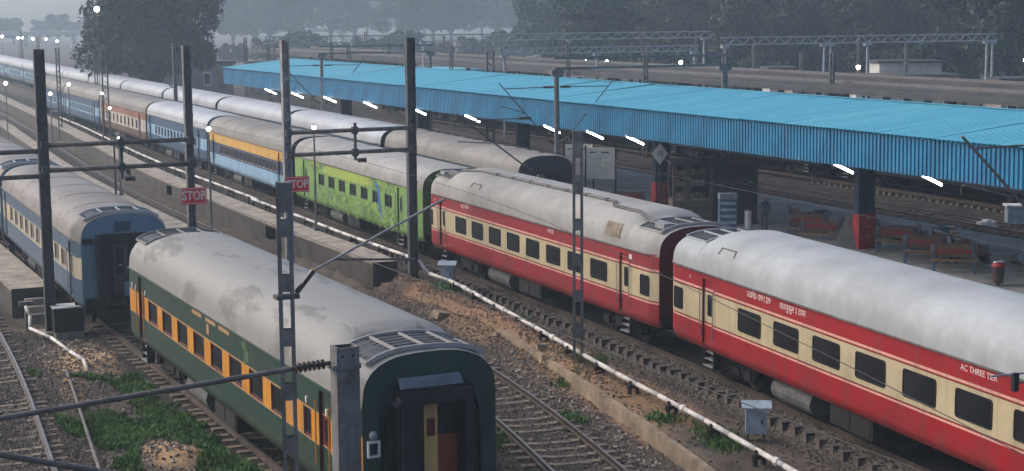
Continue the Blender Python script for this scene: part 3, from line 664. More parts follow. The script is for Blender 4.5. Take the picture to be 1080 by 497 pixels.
def red_coach(label, near, far, red, roof, wins, doors, small, wide=None, texts=()):
    loc, rz = place(*near, *far); t = thing('passenger_coach', label, 'coach', loc, rz, 'coaches of the main train')
    bands = RED(red)
    spec = dict(rise=.27, bands=bands, end=P_mar, roof=roof, holes=[(sy(d)-.37, sy(d)+.37, 1.08, 3.05, .07) for d in doors], reveal=P_mar)
    ro = body(spec, t); undergear(t); gear_ends(t, P_mar)
    for d in doors: door(t, sy(d), bands); steps(t, sy(d))
    for a, b in wins: win_sealed(t, sy((a+b)/2), 2.225, abs(a-b), .68)
    for a, b in small: win_sealed(t, sy((a+b)/2), 2.2, abs(a-b), .68, .08)
    for s, ctr, size, z, sx in texts: text('lettering', s, size, M_wtext, t, (-1.624, sy(ctr), z), SIDE_ROT, sx)
    return t, ro
c1 = (25.25, 22.5); c1f = (27.58, 43.72)
R1, ro1 = red_coach('crimson and cream coach with fresh silver roof, nearest at right', c1, c1f, P_red, M_roof_r1,
    [(16.5+.05-2.16*k, 15.15-2.16*k) for k in range(7)], [18.55, 1.4], [(20.95, 20.3), (.95, .4)],
    texts=(('AC THREE TIER', 4.9, .20, 3.06, 1.0), ('उ0रे0 09129', 15.3, .25, 3.05, 1.2), ('वातानुकूल ३ टायर', 13.35, .25, 3.03, .88), ('8', 19.8, .14, 2.98, 1)))
for e in (1,): roof_panels(ro1, ZG, e, M_grille, M_roof_r1, n=4, y_in=1.75, y_out=.3, span=1.15)
c2 = (27.68, 44.83); c2f = (28.56, 66.2)
R2, ro2 = red_coach('faded crimson and cream coach with pipes along its roof', c2, c2f, P_red2, M_roof_r2,
    [(17.98-1.88*k, 16.75-1.88*k) for k in range(7)]+[(4.8, 3.5)], [19.55, 2.2], [(21.2, 20.75), (1.05, .42)],
    texts=(('उत्तर रेलवे', 16.9, .22, 3.06, 1), ('09128', 8.2, .2, 3.07, 1), ('8', 20.5, .16, 3.0, 1)))
MB().box((-1.63, sy(1.75)-.09, 2.92), (-1.618, sy(1.75)+.09, 3.08)).build('white_plate', M_white, R2)
roof_panels(ro2, ZG, 1, M_grille, M_roof_r2, n=4); roof_panels(ro2, ZG, -1, M_grille, M_roof_r2, n=4)
# conduit run along the roof of the second red coach, with its clips and a jog near each end
cd = MB(); zr = lambda x, t=4.44: roofz(x, ZG, t)+.05
for dx in (0, .1):
    cd.path([(-1.0+dx, sy(21.0), zr(-1.0+dx, 4.17)), (-1.0+dx, sy(19.55), zr(-1.0+dx, 4.17)), (-1.0+dx, sy(18.85), zr(-1.0+dx)), (-.62+dx, sy(17.6), zr(-.62+dx)), (-.62+dx, sy(5.0), zr(-.62+dx)), (-.95+dx, sy(4.4), zr(-.95+dx)), (-.95+dx, sy(2.5), zr(-.95+dx)), (-.95+dx, sy(1.75), zr(-.95+dx, 4.17)), (-.95+dx, sy(.9), zr(-.95+dx, 4.17))], .03, 6)
cd.build('roof_conduit', M_galv_d, ro2)
for s in np.arange(5.6, 17.5, 1.7): MB().box((-.66, sy(s)-.03, zr(-.62)-.05), (-.46, sy(s)+.03, zr(-.5)+.035)).build('conduit_clip', M_galv_d, ro2)
MB().box((-1.12, sy(.35), zr(-1.0, 4.17)-.12), (-.72, sy(1.0), zr(-.8, 4.17)+.04)).build('junction_box', M_galv, ro2)
MB().box((-1.12, sy(20.6), zr(-1.0, 4.17)-.12), (-.78, sy(21.1), zr(-.8, 4.17)+.02)).build('junction_box', M_galv, ro2)
pt = MB(); u = [(x, roofz(x, ZG, 4.44)) for x in (-1.612, -1.59, -1.54, -1.46)]
for (x0, z0), (x1, z1) in zip(u[:-1], u[1:]): pt.add([(x0-.012, sy(2.55), z0+.012), (x0-.012, sy(3.7), z0+.012), (x1-.012, sy(3.7), z1+.012), (x1-.012, sy(2.55), z1+.012)], [(3,2,1,0)])
pt.build('rust_plate', mat('rust_patch', srgb(128,116,98), srgb(96,84,68), 4, .8), ro2)
MB().box((-1.3, CL/2+.1, 2.75), (-.9, CL/2+.4, 3.05)).build('coupling_box', M_cab, R1)
for ro, ss in ((ro1, (17.6,)), (ro2, (16.0,))):
    for s in ss:
        h = MB(); p = [(-1.52, sy(s)-.5), (-1.4, sy(s)-.45), (-1.4, sy(s)+.45), (-1.52, sy(s)+.5)]
        h.path([(x, y, roofz(x, ZG, 4.44)+.04) for x, y in p], .014, 6); h.build('roof_grab_rail', M_galv_d, ro)

def open_coach(label, near, far, bands, end, roof, wins, wz, wh, doors, mframe, mglass, bars=0, shutter=None, zg=ZG, group='coaches of the main train', reveal=None, detail=True, dwin=(1.95, 2.6, .26)):
    loc, rz = place(*near, *far); t = thing('passenger_coach', label, 'coach', loc, rz, group)
    holes = [(sy((a+b)/2)-abs(a-b)/2, sy((a+b)/2)+abs(a-b)/2, wz-wh/2, wz+wh/2, .07) for a, b in wins]+[(sy(d)-.37, sy(d)+.37, 1.08, 3.05, .07) for d in doors]
    spec = dict(bands=bands, end=end, roof=roof, holes=holes, reveal=reveal or end); ro = body(spec, t); undergear(t, tanks=detail); gear_ends(t, M_black)
    for a, b in wins: win_recess(t, sy((a+b)/2), wz, abs(a-b), wh, .07, mframe, mglass, bars, shutter)
    for d in doors: door(t, sy(d), bands, win=dwin); steps(t, sy(d))
    return t, ro
def span(yn):      # near/far pairs for the coach whose near end stands at yn
    return (t_main(yn), yn), (t_main(yn+CL), yn+CL-.02)
P = 22.25
# lime coach: painted leaves, blue peacock neck across two windows
LIM = [(.88,1.5,P_lime),(1.5,2.62,P_lime),(2.62,2.9,P_lime2),(2.9,3.2,P_lime)]
LI, ro = open_coach('lime green painted coach with blue bird motif', *span(67.3), [(.88,2.0,P_lime),(2.0,2.9,P_lime),(2.9,3.22,P_lime)], P_dgreen, M_roof_r2,
    [(16.2-1.87*k, 15.1-1.87*k) for k in range(7)], 2.28, .62, [18.9, 2.75], P_dgreen, M_glass)
lp = MB(); rr = random.Random(4)
for k in range(700):
    s, z = rr.uniform(3.4, 18.2), rr.choice([rr.uniform(.95, 1.9), rr.uniform(1.0, 1.9), rr.uniform(2.66, 3.15)])
    a = rr.uniform(0, 6.28); l, wd = rr.uniform(.10, .26), rr.uniform(.05, .11); mi = rr.choice([0, 0, 1, 2])
    c, s_ = math.cos(a), math.sin(a); x = -1.622-.0009*(k % 5)
    if z < 1.16: x += .03
    pts = [(l*c, l*s_), (-wd*s_, wd*c), (-l*c, -l*s_), (wd*s_, -wd*c)]
    lp.add([(x, sy(s)+p, z+q_) for p, q_ in pts], [(3,2,1,0)], mi)
lp.build('leaf_motif', [paint('mid_leaf', (92,128,62)), P_lime2, paint('sea_green', (112,148,104))], LI)['kind'] = 'stuff'
yb = MB(); pts = [(15.6, 2.70), (14.8, 3.10), (10.5, 3.18), (7.2, 3.12), (7.0, 2.75), (9.0, 2.68), (13, 2.66)]
yb.add([(-1.627, sy(s), z) for s, z in pts], [tuple(range(len(pts)))]); yb.build('yellow_panel', P_lime2, LI)
nk = MB(); cl = [(6.6, 3.0, .12), (6.15, 2.93, .2), (5.9, 2.7, .17), (5.85, 2.3, .14), (5.75, 1.9, .15), (5.55, 1.5, .1), (5.45, 1.3, .02)]
for (a, z0, w0), (b, z1, w1) in zip(cl[:-1], cl[1:]): nk.add([(-1.634, sy(a+w0), z0), (-1.634, sy(a-w0), z0), (-1.634, sy(b-w1), z1), (-1.634, sy(b+w1), z1)], [(0,1,2,3)])
nk.build('bird_motif', paint('bird_blue', (58,110,176)), LI)
# amber and pale-blue second-class coach with tall barred window row
y0 = 67.3+P
AM, ro = open_coach('amber and pale blue coach with a long row of white window posts', *span(y0), [(.88,1.78,P_lblue),(1.78,1.82,P_navy),(1.82,2.5,P_navy),(2.5,2.56,P_navy),(2.56,3.22,P_amber)], P_navy, M_roof_old,
    [(17.4-.92*k, 16.62-.92*k) for k in range(16)], 2.16, .58, [19.4, 2.0], P_crw, M_glass, bars=0)
y0 += P
BLU = [(.88,1.72,P_blue),(1.72,2.5,P_lblue),(2.5,3.22,P_blue)]
BL1, ro = open_coach('blue coach with pale blue window band, just behind the amber coach', *span(y0), BLU, P_blue, M_roof_w, [(17.6-1.18*k, 16.85-1.18*k) for k in range(13)], 2.12, .66, [19.6, 1.8], P_lblue, M_glass, bars=0)
y0 += P
ORA, ro = open_coach('dull orange and brown coach with off white window band', *span(y0), [(.88,1.62,P_brn),(1.62,2.6,P_crw),(2.6,3.22,P_oran)], P_brn, M_roof_old, [(17.6-1.75*k, 16.9-1.75*k) for k in range(9)], 2.12, .7, [19.6, 1.8], P_brn, M_glass)
text('lettering', 'USB', .5, paint('red_letter', (196,40,36)), ORA, (-1.624, sy(5.0), 2.92), SIDE_ROT)
y0 += P
for k, lab in enumerate(('blue coach with pale window posts, behind the orange coach', 'last blue coach at the far end of the main train')):
    open_coach(lab, *span(y0), BLU, P_blue, M_roof_old, [(17.6-1.18*j, 16.85-1.18*j) for j in range(13)], 2.12, .66, [19.6, 1.8], P_lblue, M_glass, detail=False); y0 += P

# ------------------------------------------------------------------ long white-roofed train on the platform track
ordn = ['first', 'second', 'third', 'fourth', 'fifth', 'sixth', 'seventh', 'eighth', 'ninth', 'tenth', 'eleventh', 'twelfth', 'thirteenth', 'fourteenth']
y0 = 71.3; src = None; SIL = [(.88,1.72,P_bside),(1.72,2.55,P_lblue),(2.55,3.2,P_bside)]
P_dark = paint('end_dark', (34,40,50), (26,32,40))
for k in range(12):
    a, b = (t_silver(y0), y0), (t_silver(y0+CL), y0+CL)
    if k < 2:
        m_r = M_roof_b if k == 0 else M_roof_w
        lab = 'grey ribbed roof coach with dark blunt end, nearest on the platform track' if k == 0 else 'white roofed coach on the platform track, second from its dark blunt end'
        t, ro = open_coach(lab, a, b, SIL, P_dark, M_roof_old if k == 0 else m_r, [(17.6-1.18*j, 16.85-1.18*j) for j in range(13)], 2.12, .66, [19.6, 1.8], P_lblue, M_glass, detail=False, group='coaches of the white roofed train', zg=3.2)
        if k == 1: src = t
        if k == 0:
            for s in np.arange(1.5, 20, 1.55):   # ribs welded across the older roof
                rb = MB(); xx = np.linspace(.15, 1.5, 7)
                for p, q_ in zip(xx[:-1], xx[1:]): rb.bar((p, sy(s)-.3, roofz(p, 3.2)+.02), (q_, sy(s)-.3, roofz(q_, 3.2)+.02), .12, .05)
                rb.build('roof_rib', M_grille, ro)
    else:
        t = copy_tree(src); t['label'] = 'white roofed coach on the platform track, %s from its dark blunt end' % ordn[k]
        loc, rz = place(*a, *b); t.location = loc; t.rotation_euler = (0, 0, rz)
    y0 += 22.25

# ------------------------------------------------------------------ green coach in the foreground
ZGG = 3.15
GB = [(.88,1.76,P_green),(1.76,1.80,P_tan),(1.80,2.45,P_yel),(2.45,2.49,P_tan),(2.49,ZGG,P_green)]
gw = [(18.35-1.79*k, 17.22-1.79*k) for k in range(8)]+[(3.4, 2.86)]
loc, rz = place(12.38, 30.5, 12.3, 51.85)
GR = thing('passenger_coach', 'dark green coach with ochre window band and grey patched roof', 'coach', loc, rz, 'coaches on the green coach track')
gd = [19.0+.25, 1.95]
spec = dict(rise=.2, bands=GB, end=P_green_e, roof=M_roof_g, seam=M_roof_g, gutter=P_green, holes=[(sy((a+b)/2)-(a-b)/2, sy((a+b)/2)+(a-b)/2, 1.80, 2.45, .07) for a, b in gw]+[(sy(d)-.37, sy(d)+.37, 1.08, 3.0, .07) for d in gd], reveal=P_dred)
spec['bands'] = GB+[]; mats_extra = P_dred
GB_ = GB
spec['bands'][2] = (1.80, 2.45, P_yel)
# the reveal paint has to be among the slots
spec['bands'].insert(0, (.86, .88, P_dred))
ro = body(spec, GR); undergear(GR); gear_ends(GR, M_black, deep=.46)
for a, b in gw: win_recess(GR, sy((a+b)/2), 2.125, a-b, .65, .07, P_dred, M_glass, 0, None)
DB = [(1.0,1.76,P_green),(1.76,1.80,P_tan),(1.80,2.45,P_dred),(2.45,2.49,P_tan),(2.49,3.05,P_green)]
for d in gd: door(GR, sy(d), DB, win=(1.9, 2.4, .3), mrod=P_yel); steps(GR, sy(d))
roof_panels(ro, ZGG, 1, M_grille, M_roof_g, n=4, y_in=1.5); roof_panels(ro, ZGG, -1, M_grille, M_roof_r2, n=4, y_in=1.75)
for s, wd in ((12.5, 1.0), (11.1, 1.0), (9.8, 1.0)): MB().box((-1.632, sy(s)-wd/2, 2.95), (-1.618, sy(s)+wd/2, 3.08)).build('name_board', P_tan, GR)
MB().box((-1.632, sy(11.4)-.12, 2.62), (-1.618, sy(11.4)+.12, 2.88)).build('number_plate', P_tan, GR)
cr = MB()
for s, z, r_ in ((8.0, 2.95, .2), (7.8, 2.7, .22), (7.95, 2.55, .12)): cr.add([(-1.624-.001*r_, sy(s)+r_*math.cos(a), z+r_*.7*math.sin(a)) for a in np.linspace(0, 2*math.pi, 9)[:-1]], [tuple(range(8))])
cr.build('crest', paint('crest_green', (74,104,70)), GR)
em = MB(); em.box((-1.634, sy(4.2)-.1, 2.15), (-1.62, sy(4.2)+.16, 2.4)); em.tube((-1.634, sy(4.15), 2.02), (-1.62, sy(4.15), 2.02), .16, n=10); em.build('gold_emblem', P_tan, GR)
for s in (3.1, 1.75, 19.9, 18.6, 20.4): MB().box((-1.66, sy(s)-.04, 2.56), (-1.62, sy(s)+.04, 2.7)).build('marker_lamp', M_white, GR)
# near end: hood plate, gangway inside with cream door, tail-lamp bracket, pipes
ye = -CL/2
MB().add([(-.72, ye-.20, 3.66), (.58, ye-.20, 3.66), (.62, ye-.34, 3.46), (-.76, ye-.34, 3.46), (-.72, ye-.02, 3.62), (.58, ye-.02, 3.62), (.62, ye-.30, 3.44), (-.76, ye-.30, 3.44)], [(0,3,2,1),(4,5,6,7),(3,7,6,2),(1,2,6,5),(0,4,7,3),(0,1,5,4)]).build('hood_plate', mat('hood_grey', srgb(92,102,112), srgb(72,82,92), 3, .6), GR)
cap = MB(); cap.tube((-.84, ye-.36, 3.22), (.84, ye-.36, 3.22), .10, n=10); cap.box((-.86, ye-.40, 3.10), (.86, ye-.02, 3.18)); cap.build('gangway_roll', mat('grey_canvas', srgb(52,55,62), srgb(38,40,46), 4, .85), GR)
MB().box((-.6, ye-.012, 1.16), (.6, ye-.004, 3.14)).build('gangway_back', M_black, GR)
ed = MB(); ed.box((-.16, ye-.05, 1.16), (.14, ye-.013, 3.1)); ed = ed.build('end_door', paint('door_cream', (196,162,104)), GR)
MB().box((-.10, ye-.056, 2.35), (.08, ye-.05, 2.72)).build('door_window', P_dred, ed)
MB().box((.15, ye-.04, 1.16), (.57, ye-.013, 2.35)).build('end_panel', paint('warm_panel', (132,62,40)), GR)
MB().box((-.585, ye-.30, 1.2), (-.56, ye-.02, 3.0)).build('grab_strip', M_galv, GR)
tb = MB(); tb.box((-1.40, ye-.10, 2.05), (-1.14, ye-.01, 2.09)); tb.box((-1.40, ye-.10, 2.35), (-1.14, ye-.01, 2.39)); tb.box((-1.40, ye-.10, 2.09), (-1.37, ye-.01, 2.35)); tb.box((-1.17, ye-.10, 2.09), (-1.14, ye-.01, 2.35)); tb.build('tail_lamp_bracket', M_white, GR)
MB().sphere((-1.27, ye-.06, 2.5), .1).build('tail_lamp', mat('lamp_grey', srgb(120,128,136)), GR)
for x in (-1.08, -.98, .98, 1.1): MB().path([(x, ye-.05, 1.2), (x, ye-.05, 2.7), (x*.9, ye-.05, 3.1)], .03, 6).build('end_pipe', M_gear, GR)
MB().box((1.1, ye-.08, 2.3), (1.4, ye-.01, 2.75)).build('jumper_box', P_green_e, GR)

# ------------------------------------------------------------------ blue coaches on the same track
BB = [(.88,1.86,P_bside),(1.86,2.62,P_bwin),(2.62,3.2,P_bside)]
bw = [(18.2-1.62*k, 17.1-1.62*k) for k in range(10)]
M_pane_b = mat('dusty_pane', srgb(110,98,92), srgb(84,76,72), 2, .4)
BC, ro = open_coach('blue coach with cream window band and brown stained roof', (11.78, 57.4), (12.2, 78.7), BB, P_bend, M_roof_b, bw, 2.26, .66, [19.8, 1.5], P_bwin, M_pane_b, group='coaches on the green coach track', zg=3.2)
roof_panels(ro, 3.2, -1, M_grille, M_roof_w, n=4, y_in=1.5)
ye = -CL/2
vb = MB(); vb.box((-1.0, ye-.30, 3.3), (1.0, ye-.02, 3.42)); vb.box((-1.0, ye-.30, 1.0), (-.84, ye-.02, 3.3)); vb.box((.84, ye-.30, 1.0), (1.0, ye-.02, 3.3)); vb.build('vestibule_frame', mat('dark_frame', srgb(34,42,52), srgb(26,32,40)), BC)
MB().box((-.6, ye-.012, 1.16), (.6, ye-.004, 3.2)).build('gangway_back', M_black, BC)
d_ = MB().box((-.42, ye-.06, 1.16), (.1, ye-.014, 3.1)).build('end_door', mat('door_grey', srgb(76,76,78), srgb(58,58,60)), BC)
prism = MB().box((-.3, ye-.066, 2.0), (-.04, ye-.06, 2.9)).build('door_window', M_glass, d_)
MB().box((-.22, ye-.08, 2.3), (-.1, ye-.066, 2.33)).build('door_handle', M_white, d_)
MB().box((-.3, ye-.03, 3.5), (.25, ye-.005, 3.85)).build('end_hatch', paint('hatch_blue', (46,68,94)), BC)
MB().box((-.1, ye-.36, 1.25), (.9, ye-.31, 1.75)).build('fall_plate', P_bend, BC)
MB().box((1.1, ye-.1, 3.12), (1.45, ye-.01, 3.3)).build('tail_lamp', M_black, BC)
MB().box((-1.45, ye-.1, 3.12), (-1.1, ye-.01, 3.3)).build('tail_lamp', M_black, BC)
t = copy_tree(BC); t['label'] = 'second blue coach, half cut off at the left edge'; t.location = (12.35, 90.3, 0)
# ------------------------------------------------------------------ white pipe on supports, cabinets, small yard things
pp = thing('white_pipe', 'long white water pipe on black supports beside the red train', 'pipe')
def pz(y): return 0.42 if y < 62 else 0.62 if y < 63.3 else 1.0
run = MB(); pts = [(pipex(y), y, 0.42) for y in np.arange(22, 60.6, 1.5)]+[(24.98, 61.4, .45), (24.72, 62.2, .95)]
pts += [(pipex(y), y, 1.0) for y in np.arange(63, 87.2, 2.0)]
run.path(pts, .072, 8); run.build('pipe', M_pipe, pp, smooth=True)
run = MB(); pts = [(pipex(y)+.2, y, 1.0) for y in np.arange(86.5, 170, 2.5)]; run.path(pts, .072, 8); run.build('pipe', M_pipe, pp, smooth=True)
sup = MB()
for x in (-.14, .14): sup.box((x-.035, -.05, -.45), (x+.035, .05, .02))
sup.box((-.2, -.06, -.10), (.2, .06, -.02)); sup.box((-.13, -.04, -.02), (-.1, .04, .13)); sup.box((.1, -.04, -.02), (.13, .04, .13))
SUP = sup.mesh('pipe_support', M_black)
for y in list(np.arange(24.4, 61, 2.65)): link('pipe_support', SUP, pp, (pipex(y), y, .35), (0, 0, .2))
for y in list(np.arange(66, 86, 3.6)): link('pipe_support', SUP, pp, (pipex(y), y, .93))
for y in list(np.arange(88, 150, 4.6)): link('pipe_support', SUP, pp, (pipex(y)+.2, y, .93))
for y in (26.0, 31.4, 36.9, 47.2, 52.6, 57.4): link('pipe_collar', MB().tube((0, -.08, 0), (0, .08, 0), .11, n=8).mesh('pipe_collar', M_pipe), pp, (pipex(y), y, .42))
def cabinet(label, x, y, z, rz, h=.72):
    t = thing('trackside_cabinet', label, 'cabinet', (x, y, z), rz, 'silver cabinets beside the red train')
    MB().box((-.27, -.2, .35), (.27, .2, .35+h)).build('case', M_cab, t)
    r = MB(); zt = .35+h
    r.add([(-.38, -.3, zt-.02), (.38, -.3, zt-.02), (.38, 0, zt+.12), (-.38, 0, zt+.12), (.38, .3, zt-.02), (-.38, .3, zt-.02), (-.38, -.3, zt-.05), (.38, -.3, zt-.05), (.38, 0, zt+.09), (-.38, 0, zt+.09), (.38, .3, zt-.05), (-.38, .3, zt-.05)],
          [(0,1,2,3), (3,2,4,5), (7,6,9,8), (8,9,11,10), (0,6,7,1), (4,10,11,5), (1,7,8,2), (2,8,10,4), (0,3,9,6), (3,5,11,9)])
    r.build('pitched_lid', M_cab, t)
    MB().box((-.22, -.215, .42), (.22, -.2, .3+h)).build('cabinet_door', M_cab, t); MB().box((.12, -.24, .62), (.16, -.215, .74)).build('handle', M_black, t)
    for sx in (-.2, .2): MB().box((sx-.03, -.03, -.05), (sx+.03, .03, .35)).build('leg', M_galv_d, t)
cabinet('silver cabinet with pitched lid on the ballast at lower right', 22.95, 34.4, gz(22.95, 34.4)-.12, -.55)
cabinet('silver cabinet with pitched lid beside the tall mast', 25.42, 60.5, gz(25.42, 60.5)-.1, -.6)
bx = thing('relay_box', 'black box with white lid beside the leftmost mast', 'box', (9.95, 58.7, gz(9.95, 58.7)))
MB().box((-.52, -.4, .25), (.52, .4, 1.1)).build('case', M_black, bx); MB().box((-.55, -.43, 1.1), (.55, .43, 1.14)).build('lid', M_white, bx); MB().box((-.5, -.38, -.1), (.5, .38, .25)).build('plinth', M_conc, bx)
for k in range(2): MB().box((-.47+.49*k, -.415, .3), (-.02+.49*k, -.4, 1.05)).build('box_door', M_black, bx)
dp = MB(); dp.path([(8.75, 60.2, .62), (8.85, 59.9, .30), (8.75, 59.4, -.05), (9.1, 57.0, .0), (9.3, 54.5, -.05), (9.42, 52.9, -.02), (9.45, 52.3, -.3)], .06, 8)
tag(dp.build('drain_pipe', M_pipe, smooth=True), 'bent white pipe running from short platform down to the grass', 'pipe')
sp = thing('valve_stand', 'grey valve stand at the end of the short platform', 'valve', (8.8, 60.4, gz(8.8, 60.4)))
MB().tube((0, 0, 0), (0, 0, 1.0), .05).build('post', M_galv_d, sp); MB().box((-.25, -.1, .95), (.25, .1, 1.1)).build('valve_body', M_galv_d, sp)
st = thing('concrete_steps', 'rough concrete steps at the end of the short platform', 'steps', (9.45, 62.2, 0))
for k in range(3): MB().box((-.35, -.28+.34*k, -.4), (.35, .06+.34*k, -.02+.24*k)).build('step', M_conc, st)
# hydrant pipe and posts in the dark gap beside the blue coach
hp = thing('hydrant_line', 'dark pipe rail on short posts in the gap beside the blue coach', 'pipe')
r_ = MB()
r_.path([(16.9+.02*(y-60), y, .55) for y in np.arange(57, 112, 3.0)], .05, 6); r_.build('pipe', M_galv_d, hp)
r_ = MB(); r_.path([(16.2+.02*(y-60), y, .25) for y in np.arange(57, 112, 3.0)], .07, 6); r_.build('lower_pipe', M_gear, hp)
for y in np.arange(58.5, 111, 3.0): link('post', MB().box((-.04, -.04, -.4), (.04, .04, .75)).mesh('post', M_galv_d), hp, (16.9+.02*(y-60), y, 0))
# debris on the bank
for k, (x, y, s, a, m) in enumerate(((22.75, 45.7, .28, .6, M_kerb), (23.05, 47.0, .22, 1.2, M_conc), (22.6, 54.6, .32, .3, M_kerb), (21.9, 57.2, .2, 2, M_conc), (23.5, 43.2, .25, .9, M_kerb), (22.9, 50.4, .2, 2.2, M_kerb), (21.6, 59.0, .3, .2, M_conc))):
    b = MB(); rr = random.Random(k); vs = []
    for sx, sy_, sz in ((-1,-1,-1),(1,-1,-1),(1,1,-1),(-1,1,-1),(-1,-1,1),(1,-1,1),(1,1,1),(-1,1,1)): vs.append((sx*s*rr.uniform(.6, 1), sy_*s*rr.uniform(.5, .9), sz*s*.5*rr.uniform(.6, 1)))
    b.add(vs, [(3,2,1,0),(4,5,6,7),(0,1,5,4),(1,2,6,5),(2,3,7,6),(3,0,4,7)])
    o = b.build('broken_block', m, None, loc=(x, y, gz(x, y)+s*.25), rot=(.1*k, .15, a)); tag(o, 'broken concrete block on the dug earth bank, %s from the camera' % ['third', 'fourth', 'sixth', 'seventh', 'second', 'fifth', 'last'][k], 'rubble', 'broken blocks on the earth bank')
o = MB().bar((-.75, 0, 0), (.75, 0, .05), .05, .03).build('wood_batten', mat('pale_wood', srgb(196,168,120), srgb(170,140,96), 6, .8), None, loc=(22.75, 46.6, gz(22.75, 46.6)+.06), rot=(0, 0, 1.15)); tag(o, 'thin pale wooden batten lying on the earth bank', 'batten')

# ------------------------------------------------------------------ masts
def h_mast(label, x, y, z0, z1, wd=.34, dpth=.26, m=None, rz=0.0, group='overhead line masts'):
    m = m or M_steel_d; t = thing('overhead_line_mast', label, 'mast', (x, y, 0), rz, group)
    c = MB(); c.box((-wd/2, -dpth/2, z0), (-wd/2+.05, dpth/2, z1)); c.box((wd/2-.05, -dpth/2, z0), (wd/2, dpth/2, z1)); c.box((-wd/2+.05, -.02, z0), (wd/2-.05, .02, z1)); c.build('column', m, t)
    MB().box((-.4, -.4, z0-.5), (.4, .4, z0+.18)).build('foundation', M_conc, t)
    for zz in np.arange(z0+1.2, z1-.3, 1.6): MB().box((-wd/2-.01, -dpth/2-.012, zz), (wd/2+.01, -dpth/2, zz+.16)).build('batten_plate', m, t)
    return t
def clampset(t, x, z, s=.16): MB().box((x-s, -.2, z-.17), (x+s, .2, z+.17)).build('clamp', M_steel_d, t)
m50 = h_mast('leftmost tall dark mast beside the blue coach', 9.42, 59.0, -.3, 9.85, .36)
m200 = h_mast('tall grey mast carrying a stop sign between blue coach and narrow platform', 14.62, 59.0, -.3, 9.9, .28, m=M_steel)
m302 = h_mast('tall mast with a stop sign behind the lattice post of the green coach', 19.25, 62.0, .84, 10.0, .30, m=M_galv)
m437 = h_mast('tall dark mast standing in front of the lime coach', 24.5, 62.0, -.3, 10.05, .36)
def boom(label, xa, xb, y, z, r_, group, clamps):
    t = thing('cross_boom', label, 'boom', (0, y, 0), 0, group)
    MB().tube((xa, -.22, z), (xb, -.22, z+.02), r_, n=10).build('tube', M_galv_d, t, smooth=True)
    for x in clamps: MB().box((x-.11, -.34, z-.15), (x+.11, -.1, z+.15)).build('clamp', M_steel_d, t)
    return t
for z, nm in ((6.50, 'upper'), (5.62, 'lower')):
    boom('%s grey boom between the leftmost mast and the first stop sign mast' % nm, 9.4, 14.7, 59.0, z, .085, 'booms between masts', (9.42, 12.1, 14.62))
    boom('%s grey boom between the second stop sign mast and the lime coach mast' % nm, 19.2, 24.6, 62.0, z-.1, .085, 'booms between masts', (19.25, 22.0, 24.5))
    boom('%s boom running left from the leftmost mast' % nm, 3.0, 9.4, 58.9, z-.2, .085, 'booms between masts', (9.3,))
for x, y, nm in ((12.1, 59, 'blue coach'), (22.0, 62, 'middle track')):
    t = thing('drop_bracket', 'short drop bracket with insulator between the two booms over the %s' % nm, 'bracket', (x, y, 0))
    MB().box((-.05, -.30, 5.2), (.05, -.20, 6.7)).build('hanger', M_steel_d, t); MB().tube((.1, -.25, 5.2), (.45, -.25, 5.2), .09, n=8).build('insulator', M_insul, t)
def stop_sign(label, x, y, z, rz):
    t = thing('stop_sign', label, 'sign', (x, y, z), rz, 'red stop signs on the masts')
    MB().box((-.46, -.02, -.31), (.46, .0, .31)).build('plate', M_redsign, t)
    f = MB()
    for a, b in (((-.43, -.28), (.43, -.26)), ((-.43, .26), (.43, .28)), ((-.43, -.26), (-.41, .26)), ((.41, -.26), (.43, .26))): f.box((a[0], -.024, a[1]), (b[0], -.02, b[1]))
    f.build('border', M_wtext, t); text('lettering', 'STOP', .47, M_wtext, t, (0, -.024, 0), (math.pi/2, 0, 0), .74, bold=.012)
    for s in (-.2, .2): MB().box((s-.03, 0, -.05), (s+.03, .06, .05)).build('bracket', M_steel_d, t)
stop_sign('red stop sign on the mast left of the green coach roof', 14.68, 58.78, 4.45, -.12)
stop_sign('red stop sign partly hidden by the lattice post', 19.58, 61.78, 4.36, -.12)
# battened lattice posts
def lattice(label, x, y, z0, z1, wd, ch, m, pitch=1.12, plate=.34, group='battened lattice posts', rz=0.0):
    t = thing('lattice_post', label, 'mast', (x, y, 0), rz, group)
    for s in (-1, 1):
        c = MB(); xo = s*(wd/2-ch/2); c.box((xo-ch/2, -.11, z0), (xo+ch/2, -.085, z1)); c.box((xo-ch/2, .085, z0), (xo+ch/2, .11, z1)); c.box((xo+s*(ch/2-.02)-.01, -.085, z0), (xo+s*(ch/2-.02)+.01, .085, z1)); c.build('channel', m, t)
    z = z0+.1
    while z < z1: MB().box((-wd/2+.01, -.122, z), (wd/2-.01, -.11, min(z+plate, z1))).build('batten_plate', m, t); MB().box((-wd/2+.01, .11, z), (wd/2-.01, .122, min(z+plate, z1))).build('batten_plate', m, t); z += pitch
    MB().box((-wd/2, -.12, z1-.6), (wd/2, .12, z1)).build('cap_plate', m, t)
    MB().box((-.35, -.35, z0-.4), (.35, .35, z0+.1)).build('foundation', M_conc, t)
    return t
lp = lattice('dark battened lattice post in front of the green coach', 9.72, 31.6, -.3, 7.62, .32, .085, M_steel, rz=-.3)
l611 = lattice('battened lattice post between the pipe and the faded red coach', 23.06, 44.5, -.25, 7.4, .32, .08, M_steel, rz=-.42)
# cantilever of the lattice post over the green coach
ct = thing('cantilever_bracket', 'pale inclined cantilever tube reaching over the green coach', 'bracket', (9.68, 31.6, 0))
MB().tube((.62, 0, 5.78), (3.55, 0, 7.1), .027, n=8).build('inclined_tube', M_galv, ct)
MB().tube((.25, 0, 5.35), (.62, 0, 5.78), .06, n=8).build('insulator', M_insul, ct)
MB().tube((1.1, 0, 5.98), (2.85, 0, 5.86), .026, n=8).build('steady_tube', M_galv_d, ct)
MB().box((-.2, -.14, 5.25), (.28, .14, 5.33)).build('mast_clamp', M_steel_d, ct)
